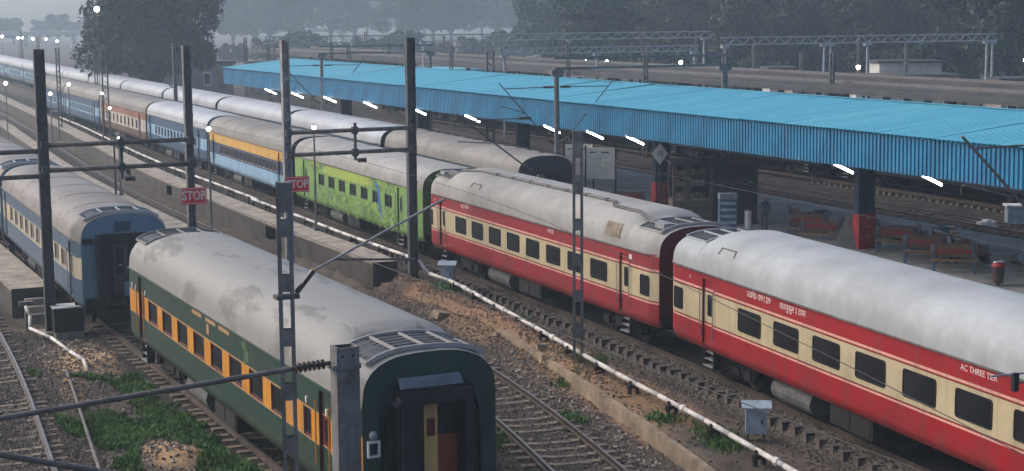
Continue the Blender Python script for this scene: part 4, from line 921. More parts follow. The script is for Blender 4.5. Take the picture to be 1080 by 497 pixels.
# near post and its long boom towards the left track
np_ = thing('steel_post', 'thick grey steel post cropped in front of the green coach end', 'mast', (8.86, 25.6, 0))
c = MB(); c.box((-.2, -.17, -.3), (-.16, .17, 5.45)); c.box((.16, -.17, -.3), (.2, .17, 5.45)); c.box((-.16, -.17, -.3), (.16, -.14, 5.44)); c.box((-.16, .14, -.3), (.16, .17, 5.44)); c.build('column', M_steel, np_)
for s in (-.09, .09): MB().tube((s, -.175, 5.3), (s, -.165, 5.3), .025, n=6).build('bolt', M_black, np_)
MB().box((-.5, -.5, -.7), (.5, .5, -.2)).build('foundation', M_conc, np_)
nb = thing('cantilever_bracket', 'long grey cantilever tube crossing the lower left towards the thick post', 'bracket', (8.86, 25.6, 0))
MB().tube((-7.2, 0, 4.72), (-.95, 0, 5.14), .045, n=10).build('top_tube', M_galv_d, nb)
ins = MB(); ins.tube((-.95, 0, 5.14), (-.25, 0, 5.18), .035, n=8)
for k in range(7): ins.tube((-.88+.08*k, 0, 5.145+.004*k), (-.85+.08*k, 0, 5.147+.004*k), .085, n=10)
ins.build('insulator', M_insul, nb); MB().box((-.28, -.2, 5.08), (.22, .2, 5.16)).build('mast_clamp', M_steel, nb)
MB().tube((-6.8, .02, 4.62), (-.25, .02, 2.6), .05, n=10).build('inclined_tube', M_galv_d, nb)
# cantilevers whose masts stand outside the frame on the right
def cantilever(label, x, y, zl, zh, reach, m=None, mast_h=8.6, m_lab=None, zstart=None, r_=.035):
    m = m or M_galv_d; s = 1 if reach > 0 else -1
    if m_lab: h_mast(m_lab, x, y, -.3, mast_h, .32, m=M_steel)
    t = thing('cantilever_bracket', label, 'bracket', (x, y, 0))
    MB().tube((.55*s, 0, zl+.35), (reach, 0, zh), r_, n=8).build('inclined_tube', m, t)
    MB().tube((.2*s, 0, zl+.1), (.55*s, 0, zl+.35), .06, n=8).build('insulator', M_insul, t)
    zt = zh-.28; MB().tube((.75*s, 0, zt), (reach-.35*s, 0, zt-.02), .025, n=8).build('top_tube', m, t)
    MB().tube((.2*s, 0, zt), (.75*s, 0, zt), .06, n=8).build('top_insulator', M_insul, t)
    MB().tube((reach*.55, 0, zl+(zh-zl)*.55-.1), (reach*.98, 0, zh-1.15), .02, n=8).build('steady_arm', m, t)
    return t
cantilever('dark cantilever tube crossing the blue valance at the right edge', 29.3, 30.0, 4.9, 8.05, -3.7, m_lab='tall grey mast beyond the right edge near the crimson coach')
ra = thing('cantilever_bracket', 'thin steady arm crossing the crimson coach at the right edge', 'bracket', (23.2, 24.0, 0))
MB().tube((-1.85, 0, 3.97), (.5, 0, 3.93), .02, n=8).build('steady_arm', M_galv, ra); MB().tube((-1.15, 0, 3.78), (.5, 0, 3.74), .02, n=8).build('lower_arm', M_galv_d, ra)
MB().box((-1.30, -.05, 3.62), (-1.18, .05, 3.98)).build('dropper_clip', M_black, ra)
h_mast('near grey mast just outside the right edge', 23.8, 24.0, -.3, 8.6, .32, m=M_steel)
# double cantilever in front of the lime coach reaching over the main track
cantilever('dark cantilever crossing the grey ribbed roof beside the lime coach', 30.1, 62.0, 4.3, 6.9, -3.6, m=M_steel_d, m_lab=None)
h_mast('grey mast hidden between the faded red coach and platform track', 30.35, 62.0, -.3, 4.2, .22, m=M_steel_d)

# ------------------------------------------------------------------ lamp posts
def lamp(label, x, y, z0, zh, arm=0.0, rz=0.0, r_=.10, pole=True):
    t = thing('lamp_post', label, 'lamp', (x, y, z0), rz, 'lit lamp posts in the yard')
    if pole: MB().tube((0, 0, 0), (0, 0, zh), .06, .04, n=8).build('pole', M_steel, t); MB().box((-.12, -.12, 0), (.12, .12, .12)).build('base', M_steel, t)
    if arm: MB().tube((0, 0, zh-.05), (arm, 0, zh+.05), .025, n=6).build('arm', M_steel, t)
    hd = MB(); hd.tube((arm, 0, zh+.02), (arm, 0, zh+.16), .10, .04, n=8); hd = hd.build('lamp_head', M_steel, t)
    MB().sphere((arm, -.02, zh), r_, n=10, m=6).build('bulb', M_bulb, hd)
    return t
lamp('lit lamp post on the narrow platform near the first stop sign', 19.05, 73.2, .84, 5.05)
lamp('lit lamp post on the walkway in front of the amber coach', 24.25, 73.8, .84, 4.9)
lamp('lit lamp post on the narrow platform above the two booms', 19.25, 94.0, .84, 3.25)
t = thing('plain_post', 'thin unlit post standing beside the lamp on the narrow platform', 'post', (18.6, 92.2, .84)); MB().tube((0, 0, 0), (0, 0, 3.1), .06, .05).build('pole', M_steel_d, t); MB().box((-.1, -.1, 0), (.1, .1, .1)).build('base', M_steel_d, t)
lamp('lit lamp in front of the orange coach, the upper one', 26.8, 137.0, .84, 3.9)
lamp('lit lamp in front of the orange coach, the lower one', 26.2, 131.0, .84, 3.0)
for k, (px, y, x, z) in enumerate(((53, 150, 24.8, 4.24), (6, 150, 21.0, 5.26), (72, 160, 28.2, 4.65))):
    lamp(['lit lamp right of the leftmost mast', 'lit lamp at the left edge above the blue coaches', 'lit lamp over the last blue coach'][k], x, y, .0, z, r_=.14)
for k, (px, Y, X, z) in enumerate(((8, 330, 46, 7.5), (24, 330, 49, 7.2), (30, 335, 50.5, 7.1), (38, 335, 52.5, 6.9), (50, 335, 55, 6.8), (57, 320, 54.6, 6.6), (82, 300, 57, 5.9))):
    lamp('tiny distant lamp above the far white roofs, %s from the left' % ['first', 'second', 'third', 'fourth', 'fifth', 'sixth', 'seventh'][k], X, Y, 0, z, r_=.22)
t = lamp('bright high lamp left of the big tree', 37.0, 190.0, 0, 11.9, r_=.3); t['category'] = 'lamp'

# ------------------------------------------------------------------ far masts
def far_mast(label, x, y, z1, wd=.3):
    t = thing('overhead_line_mast', label, 'mast', (x, y, 0), 0, 'distant overhead line masts')
    for s in (-1, 1): MB().box((s*wd/2-.05, -.1, -.3), (s*wd/2+.05, .1, z1)).build('channel', M_steel_d, t)
    ls = MB()
    for k, z in enumerate(np.arange(.3, z1-.4, .5)): ls.bar((-wd/2, -.06, z), (wd/2, -.06, z+.45) if k % 2 else (-wd/2, -.06, z+.02), .05, .04); ls.bar((wd/2, -.06, z), (-wd/2, -.06, z+.45), .05, .04)
    ls.build('lacing', M_steel_d, t)
    return t
far_mast('laced lattice mast in front of the orange coach', 29.0-.9, 142.0, 8.6, .45)
cantilever('cantilever on the distant mast beside the orange coach', 35.1, 146.0, 4.6, 7.0, -3.0, m_lab='thin distant mast between the two long trains')
for k, (x, y, h_) in enumerate(((26.6, 156, 8.2), (34.3, 178, 7.6), (22.5, 140, 6.2), (27.5, 205, 8.5), (37.5, 235, 8.5), (31.5, 262, 8.5), (43.2, 288, 8.8), (49.3, 150.3, 6.4))):
    far_mast('distant mast, %s in the row along the far yard' % ['fourth from the left', 'rightmost', 'leftmost short one', 'third', 'fifth', 'second', 'sixth', 'one behind the canopy end'][k], x, y, h_, .28)

o = MB().add([(-.5,-.7,-.2),(.5,-.6,-.2),(.55,.8,-.2),(-.45,.7,-.2),(-.42,-.6,.2),(.42,-.5,.26),(.45,.7,.24),(-.4,.6,.18)], [(3,2,1,0),(4,5,6,7),(0,1,5,4),(1,2,6,5),(2,3,7,6),(3,0,4,7)]).build('concrete_slab', M_conc, None, loc=(16.0, 36.9, -.2), rot=(0, 0, .2)); tag(o, 'pale concrete slab on the ground right of the green coach end', 'slab')

# locomotive front showing at the left edge
lx, ly = 14.7, 163.0
t = thing('shunting_locomotive', 'orange locomotive front with a round red disc at the left edge', 'locomotive', (lx, ly, 0), 0.0)
P_or = mat('loco_orange', srgb(186,112,58), srgb(160,92,48), 1, .5, streak=.3)
MB().box((-1.5, 0, 1.0), (1.5, 12, 3.2)).build('body', P_or, t); MB().add([(-1.5,0,3.2),(1.5,0,3.2),(1.5,12,3.2),(-1.5,12,3.2),(-1.0,.4,3.9),(1.0,.4,3.9),(1.0,11.6,3.9),(-1.0,11.6,3.9)], [(0,1,5,4),(1,2,6,5),(2,3,7,6),(3,0,4,7),(4,5,6,7)]).build('cab_roof', M_gear, t)
MB().tube((1.0, -.12, 1.7), (1.0, 0, 1.7), .45, n=16).build('red_disc', mat('disc_red', srgb(200,34,40)), t); MB().box((-1.4, -.03, 2.4), (1.3, 0, 3.05)).build('windscreen', M_glass, t); MB().box((-1.4, -.1, .5), (1.4, 12, 1.0)).build('underframe', M_gear, t)
# ------------------------------------------------------------------ blue-roofed station canopy
P_cval = mat('canopy_valance_blue', srgb(28,118,156), srgb(22,102,138), 0.6, 0.45, 0, 6, streak=.12, fine=.05)
P_croof = mat('canopy_roof_blue', srgb(88,174,192), srgb(62,146,168), 0.5, 0.55, 0, 5, fine=.10, stretch=(.35, 1.6, 1), contrast=(.35, .8), coord='Object')
P_cunder = mat('canopy_steel_blue', srgb(40,62,84), srgb(30,46,64), 1, .7)
P_pilred = mat('pillar_red', srgb(168,30,38), srgb(120,26,32), 2.5, .6, fine=.1)
cx = lambda y: 39.0+0.006*(y-45)
ZB, ZT, ZR = 4.98, 6.36, 7.02; RX = 6.6
cn = thing('platform_canopy', 'long station canopy with bright blue corrugated roof and valance', 'canopy')
def corr_sheet(ln, w_, pitch, amp, nx=None):
    """corrugated sheet: width w_ along Y (local 0..w_), length along local vector ln"""
    n = 4*int(round(w_/pitch)); mb = MB(); d = Vector(ln); nrm = d.cross(Vector((0, 1, 0))).normalized(); pt_ = w_/(n/4)
    for i in range(n+1):   # broad pans with narrow deep grooves
        y = pt_*(i//4+(0, .58, .66, .92)[i % 4]); a = amp*(0, 0, -1, -1)[i % 4]
        for t in (0, 1): p = d*t+Vector((0, y, 0))+nrm*a; mb.v.append(tuple(p))
    for i in range(n): mb.f.append((2*i, 2*i+2, 2*i+3, 2*i+1)); mb.m.append(0)
    return mb
SW = 3.2
V_ME = corr_sheet((0.02, 0, -(ZT-ZB)), SW-.02, .22, -.06).mesh('valance_sheet', P_cval)
R_ME = corr_sheet((RX+.15, 0, ZR-ZT+.01), SW-.0, .26, .05).mesh('roof_sheet', P_croof)
B_ME = corr_sheet((RX+.15, 0, -(ZR-ZT+.01)), SW-.0, .4, .02).mesh('roof_sheet', P_croof)
y = 28.0
while y < 146:
    o = link('valance_sheet', V_ME, cn, (cx(y), y, ZT-.05)); o.rotation_euler = (0, random.uniform(-.0015, .0015), -.006)
    link('roof_sheet', R_ME, cn, (cx(y)-.16, y, ZT+.02+random.uniform(0, .02)), (random.uniform(-.004, .004), random.uniform(-.003, .003), -.006)); link('roof_sheet', B_ME, cn, (cx(y)+RX, y, ZR+.03), (0, 0, -.006)); y += SW
yend = y
P_croof2 = mat('canopy_roof_faded', srgb(100,180,194), srgb(78,158,176), .5, .6, 0, 5, fine=.1, stretch=(.35, 1.6, 1)); R_ME2 = R_ME.copy(); R_ME2.materials[0] = P_croof2
for o in list(cn.children):
    if o.data == R_ME and random.random() < .3: o.data = R_ME2
trim = MB(); trim.box((cx(28)+RX-.15, 28, ZR+.02), (cx(28)+RX+.15, 28.02, ZR+.07))
for a, b in ((28, 90), (90, yend)): trim.add([(cx(a)+RX-.2, a, ZR+.045), (cx(a)+RX+.2, a, ZR+.045), (cx(b)+RX+.2, b, ZR+.045), (cx(b)+RX-.2, b, ZR+.045)], [(0,1,2,3)])
trim.build('ridge_cap', P_croof, cn)
MB().add([(cx(yend), yend, ZB), (cx(yend), yend, ZT), (cx(yend)+RX, yend, ZR), (cx(yend)+2*RX, yend, ZT), (cx(yend)+2*RX, yend, ZB+.4)], [(0,1,2,3,4), (4,3,2,1,0)]).build('gable_end', P_cval, cn)
MB().box((cx(60)+2*RX+.3, 28, ZB+.2), (cx(60)+2*RX+.34, yend, ZT)).build('rear_valance', P_cval, cn)
PY = np.arange(42.5, 146, 14.2)
for y in PY:
    x = cx(y)+RX-.3
    tr = MB(); tr.bar((cx(y)+.1, y, ZT-.35), (cx(y)+2*RX-.1, y, ZT-.35), .12, .12)
    for s in (-1, 1): tr.bar((x+.3, y, ZR-.1), (x+.3+s*(RX-.2), y, ZT-.12), .12, .12)
    for k in range(5): xx = cx(y)+RX*2*(k+.5)/5; tr.bar((xx, y, ZT-.35), (xx, y, ZT-.12+(ZR-ZT)*(1-abs(xx-cx(y)-RX)/RX)), .08, .08)
    tr.build('roof_truss', P_cunder, cn)
pur = MB()
for f in (.02, .33, .66, 1, 1.33, 1.66, 1.98):
    z = ZT-.08+(ZR-ZT)*(1-abs(f-1)); a, b = 28, yend; pur.bar((cx(a)+RX*f, a, z), (cx(b)+RX*f, b, z), .08, .1)
pur.build('purlins', P_cunder, cn)['kind'] = 'stuff'
fz = MB(); fz.bar((cx(28)+.08, 28, ZB+.05), (cx(yend)+.08, yend, ZB+.05), .06, .1); fz.build('valance_rail', P_cunder, cn)
# pillars: blue above, red painted foot; the two rows stand near the front and rear of the platform
PLY = [40.9, 56.9, 72.9, 89.5, 105.5, 121.5, 137.5]
for i, y in enumerate(PLY):
    x = 43.35 if i < 2 else 42.6
    t = thing('canopy_pillar', 'broad dark pillar with red painted foot under the blue canopy, %s from the right' % ordn[i], 'pillar', (x, y, .84), 0, 'canopy pillars')
    for sx in (-.36, .36): MB().box((sx-.07, -.16, 1.5), (sx+.07, .16, ZT-.4-.84)).build('leg', P_cunder, t)
    for z in np.arange(1.6, 4.6, .6): MB().bar((-.3, -.12, z), (.3, -.12, z+.5), .08, .03).build('lacing_bar', P_cunder, t)
    MB().box((-.3, .0, 1.5), (.3, .04, 4.6)).build('web_plate', P_cunder, t)
    MB().box((-.44, -.22, 0), (.44, .22, 1.5)).build('painted_foot', P_pilred, t)
    for z in (.5, .9, 1.25): MB().box((.0, -.235, z), (.12, -.22, z+.1)).build('painted_mark', paint('mark_cream', (176,130,110)), t)
# slanting fluorescent battens under the eaves
tl_ys = [131.8, 124.6, 116.7, 108, 98.9, 90.3, 79.6, 74.6, 70.4, 53.5, 48.1]
for i, y in enumerate(tl_ys):
    t = thing('tube_light', 'lit white tube light under the blue valance, %s from the right' % ordn[len(tl_ys)-1-i], 'tube light', (39.15, y, 5.02), 0, 'tube lights under the canopy')
    MB().bar((0, 0, 0), (.98, 0, -.43), .09, .05).build('batten', M_white, t); MB().tube((.02, -.05, -.06), (.96, -.05, -.48), .045, n=8).build('tube', M_tube, t); MB().bar((.3, 0, -.12), (.3, 0, .6), .02).build('hanger', P_cunder, t)
t = thing('tube_light', 'unlit tube light below the valance near the right edge', 'tube light', (39.5, 46.0, 4.95)); MB().bar((0, 0, 0), (.7, 0, -.22), .12, .06).build('batten', M_galv, t); MB().bar((-.2, 0, -.5), (-.2, 0, .3), .03).build('hanger', M_galv_d, t)
# notice boards
for k, (x, y0_, y1_, lab) in enumerate(((40.0, 73.0, 75.2, 'white notice board on the platform, the right one of the pair'), (40.0, 75.4, 81.0, 'white notice board on the platform, the left one behind the dark coach end'))):
    t = thing('notice_board', lab, 'board', (x, y0_, .84), -.65 if k == 0 else -.65, 'notice boards on the platform')
    w_ = 1.55
    MB().box((-w_, -.03, 1.75), (0, .03, 3.35)).build('panel', mat('board_white', srgb(176,176,166), srgb(150,150,142), 1.5, .6), t)
    for x_ in (-w_, 0): MB().box((x_-.04, -.045, 0), (x_+.04, .045, 3.45)).build('post', M_black, t)
    ln = MB()
    for q_, (a, b) in enumerate(((-1.35, -1.0), (-.75, -.35))): ln.box((a, -.034, 3.08), (b, -.031, 3.14))
    ln.build('print_lines', M_gear, t)
    dots = MB(); rr = random.Random(k)
    for q_ in range(26): a, z = rr.uniform(-1.2, -.4), rr.uniform(1.95, 2.85); dots.box((a, -.034, z), (a+.05, -.031, z+.04))
    dots.build('print_marks', paint('print_green', (120,160,60)), t)['kind'] = 'stuff'
# coach-position diamond on its red pillar
t = thing('diamond_sign', 'white diamond coach position sign above the red pillar', 'sign', (41.6, 71.3, .84), -.4)
MB().add([(0,-.03,2.55),(.42,-.03,3.1),(0,-.03,3.65),(-.42,-.03,3.1),(0,.0,2.55),(.42,.0,3.1),(0,.0,3.65),(-.42,.0,3.1)], [(0,1,2,3),(7,6,5,4),(0,4,5,1),(1,5,6,2),(2,6,7,3),(3,7,4,0)]).build('plate', M_white, t)
text('lettering', 'S5', .34, M_black, t, (0, -.033, 3.1), (math.pi/2, 0, 0)); MB().tube((0, .04, 0), (0, .04, 3.3), .04).build('post', P_cunder, t)
# kiosk with goods
M_kw = mat('kiosk_wood', srgb(92,82,74), srgb(66,58,52), 2, .7); M_kd = mat('kiosk_dark', srgb(38,44,52), srgb(28,33,40), 2, .7)
t = thing('platform_kiosk', 'dark brown platform kiosk with shelves of goods', 'kiosk', (41.95, 67.9, .84), -.42)
MB().box((-1.5, -.9, 0), (.45, .9, 1.15)).build('counter', M_kw, t); MB().box((-1.5, .6, 1.15), (2.6, .9, 2.9)).build('back_wall', M_kd, t); MB().box((.5, -.9, 0), (2.6, .55, 2.85)).build('shutter_cabin', M_kd, t)
MB().box((-1.6, -1.0, 2.9), (2.7, 1.0, 3.02)).build('roof', M_kd, t); MB().box((-1.5, -.9, 1.15), (-1.35, -.75, 2.9)).build('post', M_kw, t); MB().box((.3, -.9, 1.15), (.45, -.75, 2.9)).build('post', M_kw, t); MB().box((-.95, -.9, 1.15), (-.6, -.82, 2.9)).build('side_panel', M_kw, t)
for z in (1.7, 2.25): MB().box((-1.35, .25, z), (.3, .6, z+.04)).build('shelf', M_kw, t)
rr = random.Random(3); gm = [paint('goods_%d' % k, c) for k, c in enumerate(((150,120,96), (120,124,128), (100,90,84), (150,140,130)))]
for z in (1.15, 1.74, 2.29):
    for k in range(9): a = -1.28+.17*k; MB().box((a, .28, z), (a+.13, .5, z+rr.uniform(.16, .34))).build('packet', rr.choice(gm), t)
sg = MB()
for k in range(6): sg.box((.75+.28*k, -.93, 1.9+.1*(k % 2)), (.93+.28*k, -.9, 1.95+.1*(k % 2)))
sg.build('poster_marks', gm[1], t)
t = thing('display_rack', 'blue grey display rack standing before the kiosk', 'rack', (41.35, 64.6, .84), -.42)
MB().box((-.4, -.3, 0), (.4, .3, 1.5)).build('case', mat('rack_blue', srgb(70,100,124), srgb(54,80,104), 3, .5), t); MB().box((-.42, -.32, 1.5), (.42, .32, 1.75)).build('header', mat('rack_head', srgb(128,140,146), srgb(100,112,118), 3), t)
for z in (.35, .65, .95, 1.25): MB().box((-.36, -.335, z), (.36, -.3, z+.12)).build('shelf_edge', M_cab, t)
t = thing('white_drum', 'pale cylindrical drum beside the display rack', 'drum', (42.1, 64.0, .84)); MB().tube((0, 0, 0), (0, 0, .95), .16, n=12).build('body', M_white, t); MB().tube((0, 0, .95), (0, 0, .99), .17, n=12).build('lid', M_galv, t)
# steel benches with wooden backs
M_bwood = mat('bench_wood', srgb(120,92,66), srgb(92,70,54), 3, .7); M_bleg = mat('bench_blue_grey', srgb(86,104,124), srgb(64,80,98), 3, .6); M_bred = mat('bench_red_lettering', srgb(168,36,52), srgb(140,30,46), 8, .6)
def bench(label, x, y, rz, w_=1.75):
    t = thing('platform_bench', label, 'bench', (x, y, .84), rz, 'benches on the platform')
    for k in range(4): MB().box((-w_/2, -.28+.13*k, .44), (w_/2, -.18+.13*k, .48)).build('seat_slat', M_bwood, t)
    b = MB().box((-w_/2, .27, .56), (w_/2, .31, 1.0)).build('backrest', M_bwood, t)
    lt = MB(); rr = random.Random(int(y*10)); a = -w_/2+.1
    while a < w_/2-.15: q_ = rr.uniform(.06, .16); lt.box((a, .262, .68+rr.uniform(0, .05)), (a+q_, .27, .88-rr.uniform(0, .05))); a += q_+.04
    lt.build('red_lettering', M_bred, b)['kind'] = 'stuff'
    for s in (-1, 1):
        MB().box((s*(w_/2-.12)-.05, -.28, 0), (s*(w_/2-.12)+.05, -.18, .44)).build('leg', M_bleg, t); MB().box((s*(w_/2-.12)-.05, .2, 0), (s*(w_/2-.12)+.05, .27, 1.05)).build('leg', M_bleg, t)
    return t
bz = -.62
for k, (x, y) in enumerate(((42.35, 49.9), (42.95, 52.4), (43.9, 55.4), (43.0, 60.6))):
    bench(['bench with red lettering on its back, nearest the dustbin', 'bench with red lettering, second from the dustbin', 'bench with red lettering beside the red footed pillar', 'brown bench with red lettering near the kiosk'][k], x, y, bz)
    o = bench(['bench set back to back behind the one nearest the dustbin', 'bench set back to back behind the second lettered bench', 'bench set back to back behind the one at the pillar', 'bench set back to back behind the one near the kiosk'][k], x+.35*math.cos(bz)+.55, y+.95, bz+math.pi)
bench('brown bench below the notice boards left of the red pillar', 40.9, 73.4, bz)
bench('lettered bench partly hidden behind the roof, left of the pillar', 42.3, 58.6, bz); bench('lettered bench set between the pillar and the kiosk bench', 44.6, 58.9, bz)
M_crate = mat('crate_red_brown', srgb(112,56,48), srgb(80,46,42), 3, .8)
for k, (x, y) in enumerate(((45.6, 54.0), (46.3, 55.6), (45.2, 63.8), (44.6, 51.6))):
    t = thing('luggage_trolley', 'loaded red brown platform trolley, %s' % ['behind the second lettered bench', 'behind the pillar bench', 'beside the kiosk', 'behind the bench nearest the dustbin'][k], 'trolley', (x, y, .84), -.5, 'trolleys on the platform')
    MB().box((-.8, -.4, .3), (.8, .4, .38)).build('deck', M_crate, t)
    for sx in (-.6, .6):
        for sy_ in (-.36, .36): MB().tube((sx, sy_-.03, .16), (sx, sy_+.03, .16), .16, n=10).build('wheel', M_black, t)
    MB().box((-.84, -.38, .38), (-.78, .38, 1.05)).build('end_frame', M_bleg, t)
    rr = random.Random(k+20)
    for q_ in range(4): a = -.7+.36*q_; MB().box((a, -.34, .38), (a+.32, .34, .38+rr.uniform(.25, .6))).build('parcel', rr.choice((M_crate, gm[0], gm[2], M_bleg)), t)
for k, (x, y, rz) in enumerate(((46.8, 58.2, .3), (45.9, 49.9, 1.2), (47.4, 66.5, .2), (41.2, 77.0, .4))):
    t = thing('luggage_pile', 'low pile of brown and grey bundles, %s' % ['behind the red footed pillar', 'beyond the benches near the dustbin', 'behind the kiosk', 'below the notice boards'][k], 'luggage', (x, y, .84), rz, 'bundles on the platform'); rr = random.Random(k+50)
    for q_ in range(5):
        a, b, c = rr.uniform(-.8, .6), rr.uniform(-.4, .3), rr.uniform(.25, .45); MB().sphere((a, b, c*.6), c, n=8, m=5, sz=.6).build('bundle', rr.choice((M_crate, gm[0], gm[2], M_bleg, M_kw)), t)
t = thing('dustbin', 'small dark red dustbin at the right end of the benches', 'bin', (41.75, 46.7, .84)); MB().tube((0, 0, .1), (0, 0, .72), .19, .24, n=12).build('body', mat('bin_dark', srgb(70,44,40), srgb(50,36,34), 3), t); MB().tube((0, 0, .72), (0, 0, .86), .28, .18, n=12).build('lid', mat('bin_red', srgb(140,36,40)), t); MB().box((-.2, -.06, .86), (.2, .06, .9)).build('handle', M_white, t); MB().tube((0, 0, 0), (0, 0, .1), .06).build('foot', M_black, t)
t = thing('folding_board', 'slanted grey board leaning on the red footed pillar', 'board', (42.5, 57.0, .84), -.5); MB().add([(-.5,0,0),(.5,0,0),(.9,.5,1.5),(.1,.5,1.5),(-.5,.04,0),(.5,.04,0),(.9,.54,1.5),(.1,.54,1.5)], [(0,1,2,3),(7,6,5,4),(0,4,5,1),(1,5,6,2),(2,6,7,3),(3,7,4,0)]).build('panel', mat('board_grey', srgb(120,118,112), srgb(92,90,86), 2), t); MB().box((.42, .2, 0), (.47, .25, .8)).build('prop', M_black, t)
t = thing('trolley_load', 'pale wrapped parcels between the far tracks', 'parcels', (58.0, 66.0, -.2)); 
for k in range(3): MB().box((-.4+.35*k, -.2, 0), (-.1+.35*k, .2, .3+.1*(k % 2))).build('parcel', M_white, t)
cabinet2 = thing('signal_cabinet', 'pale cabinet standing between the tracks beyond the benches', 'cabinet', (60.6, 66.6, -.2), -.5); MB().box((-.5, -.4, 0), (.5, .4, .9)).build('case', M_cab, cabinet2); MB().box((-.6, -.5, .9), (.6, .5, 1.0)).build('lid', M_white, cabinet2)

# ------------------------------------------------------------------ portals over the platform
M_pale = mat('pale_galvanised', srgb(158,164,166), srgb(128,132,134), 2, .6)
def portal(label, xa, xb, y, zb, zc, cols, base=.84, lacing=True, m=None, dep=.5, colw=.26):
    m = m or M_steel; t = thing('overhead_portal', label, 'portal', (0, y, 0), 0, 'overhead line portals')
    g = MB(); cw = .12 if not lacing else .13; g.bar((xa, 0, zc), (xb, 0, zc), cw, cw); g.bar((xa, 0, zb), (xb, 0, zb), cw, cw); g.build('chord', m, t)
    if lacing:
        lc = MB(); n = max(4, int((xb-xa)/(zc-zb)/1.2)); st_ = (xb-xa)/n
        for k in range(n): lc.bar((xa+st_*k, 0, zb if k % 2 else zc), (xa+st_*(k+1), 0, zc if k % 2 else zb), .06, .06)
        lc.build('lacing', m, t)
    for x in cols:
        c = MB().tube((x, 0, base-.1), (x, 0, zb-.25), colw/2, n=10); c.box((x-.35, -.2, zb-.28), (x+.35, .2, zb-.06)); c.build('column', m, t)
    return t
portal('portal over the platform with round post before the blue valance, nearer one', 37.35, 47.9, 74.7, 8.2, 8.72, (37.5, 47.5), lacing=False)
for x, s in ((37.5, -1), (37.5, 1)): cantilever('thin cantilever with strut on the nearer portal post, %s side' % ('left' if s < 0 else 'right'), x, 74.65, 4.3, 7.55, s*3.25, m=M_steel_d, r_=.03)
portal('portal over the platform with round post before the blue valance, farther one', 39.3, 48.5, 118.0, 8.15, 8.65, (39.5, 48.3), lacing=False)
for x, s in ((39.5, -1), (39.5, 1)): cantilever('thin cantilever with strut on the farther portal post, %s side' % ('left' if s < 0 else 'right'), x, 117.95, 4.3, 7.55, s*3.25, m=M_steel_d, r_=.035)
lm = far_mast('four legged lattice mast rising through the blue roof', 46.6, 103.0, 8.5, .5)
portal('long laced portal spanning the far tracks at right', 76.0, 106.2, 120.0, 8.25, 8.85, (76.4, 86.7, 87.4, 91.4, 105.0, 105.7), base=0, colw=.22, m=M_pale)
portal('long pale laced portal spanning the yard behind the canopy', 50.0, 105.0, 168.0, 8.1, 8.8, (52, 68, 86, 104), base=0, colw=.25, m=M_pale)
portal('laced portal with twin posts beyond the canopy middle', 62.0, 83.0, 135.0, 7.4, 7.9, (62.5, 72, 82.5), base=0, colw=.22, m=M_pale)
for k, (x, y) in enumerate(((64.0, 112), (66.2, 104), (71.5, 98), (64.5, 152), (60, 170), (57, 190), (84, 150))): far_mast('distant mast behind the canopy, %s from the left' % ['third', 'fourth', 'rightmost', 'second', 'first', 'hidden', 'faint one on the right'][k], x, y, 8.0, .3)

# ------------------------------------------------------------------ far platform canopy, stabled dark train, walls and sheds behind
M_fgrey = mat('far_roof_grey', srgb(66,66,66), srgb(48,48,48), .4, .8, streak=0)
fc = thing('far_canopy', 'flat grey canopy roof of the far platform', 'canopy')
for y in np.arange(34, 250, 8.0):
    x = 67.4+.02*(y-60); MB().add([(x, y, 5.75), (x+12, y, 6.0), (x+12.16, y+7.97, 6.0), (x+.16, y+7.97, 5.75), (x, y, 5.4), (x+12, y, 5.65), (x+12.16, y+7.97, 5.65), (x+.16, y+7.97, 5.4)], [(0,1,2,3),(7,6,5,4),(0,4,5,1),(1,5,6,2),(2,6,7,3),(3,7,4,0)]).build('roof_slab', M_fgrey, fc)
for k in range(4):
    x = 68.4+3.3*k; MB().bar((x+.02*(34-60), 34, 5.80+.02*x-1.30), (x+.02*(250-60), 250, 5.80+.02*x-1.30), .25, .22).build('roof_upstand', M_galv_d if k % 2 else M_fgrey, fc)
for y in np.arange(38, 250, 12.0): MB().box((71.8+.02*(y-60), y-.2, .84), (72.2+.02*(y-60), y+.2, 5.45)).build('column', M_fgrey, fc)
P_dn = paint('stabled_navy', (34,46,66), (28,38,54))
src = None
for k in range(6):
    y0 = 44+22.25*k; xf = lambda y: 64.9+.02*(y-60)
    if k == 0:
        src, _ = open_coach('dark navy coach standing along the far platform, nearest', (xf(y0), y0), (xf(y0+CL), y0+CL), [(.88,1.8,P_dn),(1.8,2.5,P_dn),(2.5,3.22,P_dn)], P_dn, M_roof_old, [(17.6-1.6*j, 16.85-1.6*j) for j in range(10)], 2.12, .66, [19.6, 1.8], P_dn, M_glass, detail=False, group='dark coaches along the far platform')
    else:
        t = copy_tree(src); t['label'] = 'dark navy coach standing along the far platform, %s from the right' % ordn[k]; loc, rz = place(xf(y0), y0, xf(y0+CL), y0+CL); t.location = loc; t.rotation_euler = (0, 0, rz)
M_ww = mat('white_wall', srgb(190,186,178), srgb(160,156,150), .5, .8, streak=.3); M_bw = mat('brown_wall', srgb(140,128,118), srgb(112,102,94), .5, .85, streak=.4)
def shed(label, x0, y0_, L_, dpt, h, m, rz=-.4, wins=0, roof=None):
    t = thing('low_building', label, 'building', (x0, y0_, -.3), rz, 'low buildings behind the yard')
    MB().box((0, 0, 0), (L_, dpt, h)).build('wall', m, t); MB().box((-.3, -.3, h), (L_+.3, dpt+.3, h+.25)).build('roof', roof or M_fgrey, t)
    for k in range(wins):
        x = L_*(k+.5)/wins; o = MB().box((x-.5, -.06, h*.4), (x+.5, .0, h*.75)).build('window', M_white, t); MB().box((x-.42, -.075, h*.43), (x+.42, -.06, h*.72)).build('pane', M_glass, o)
    return t
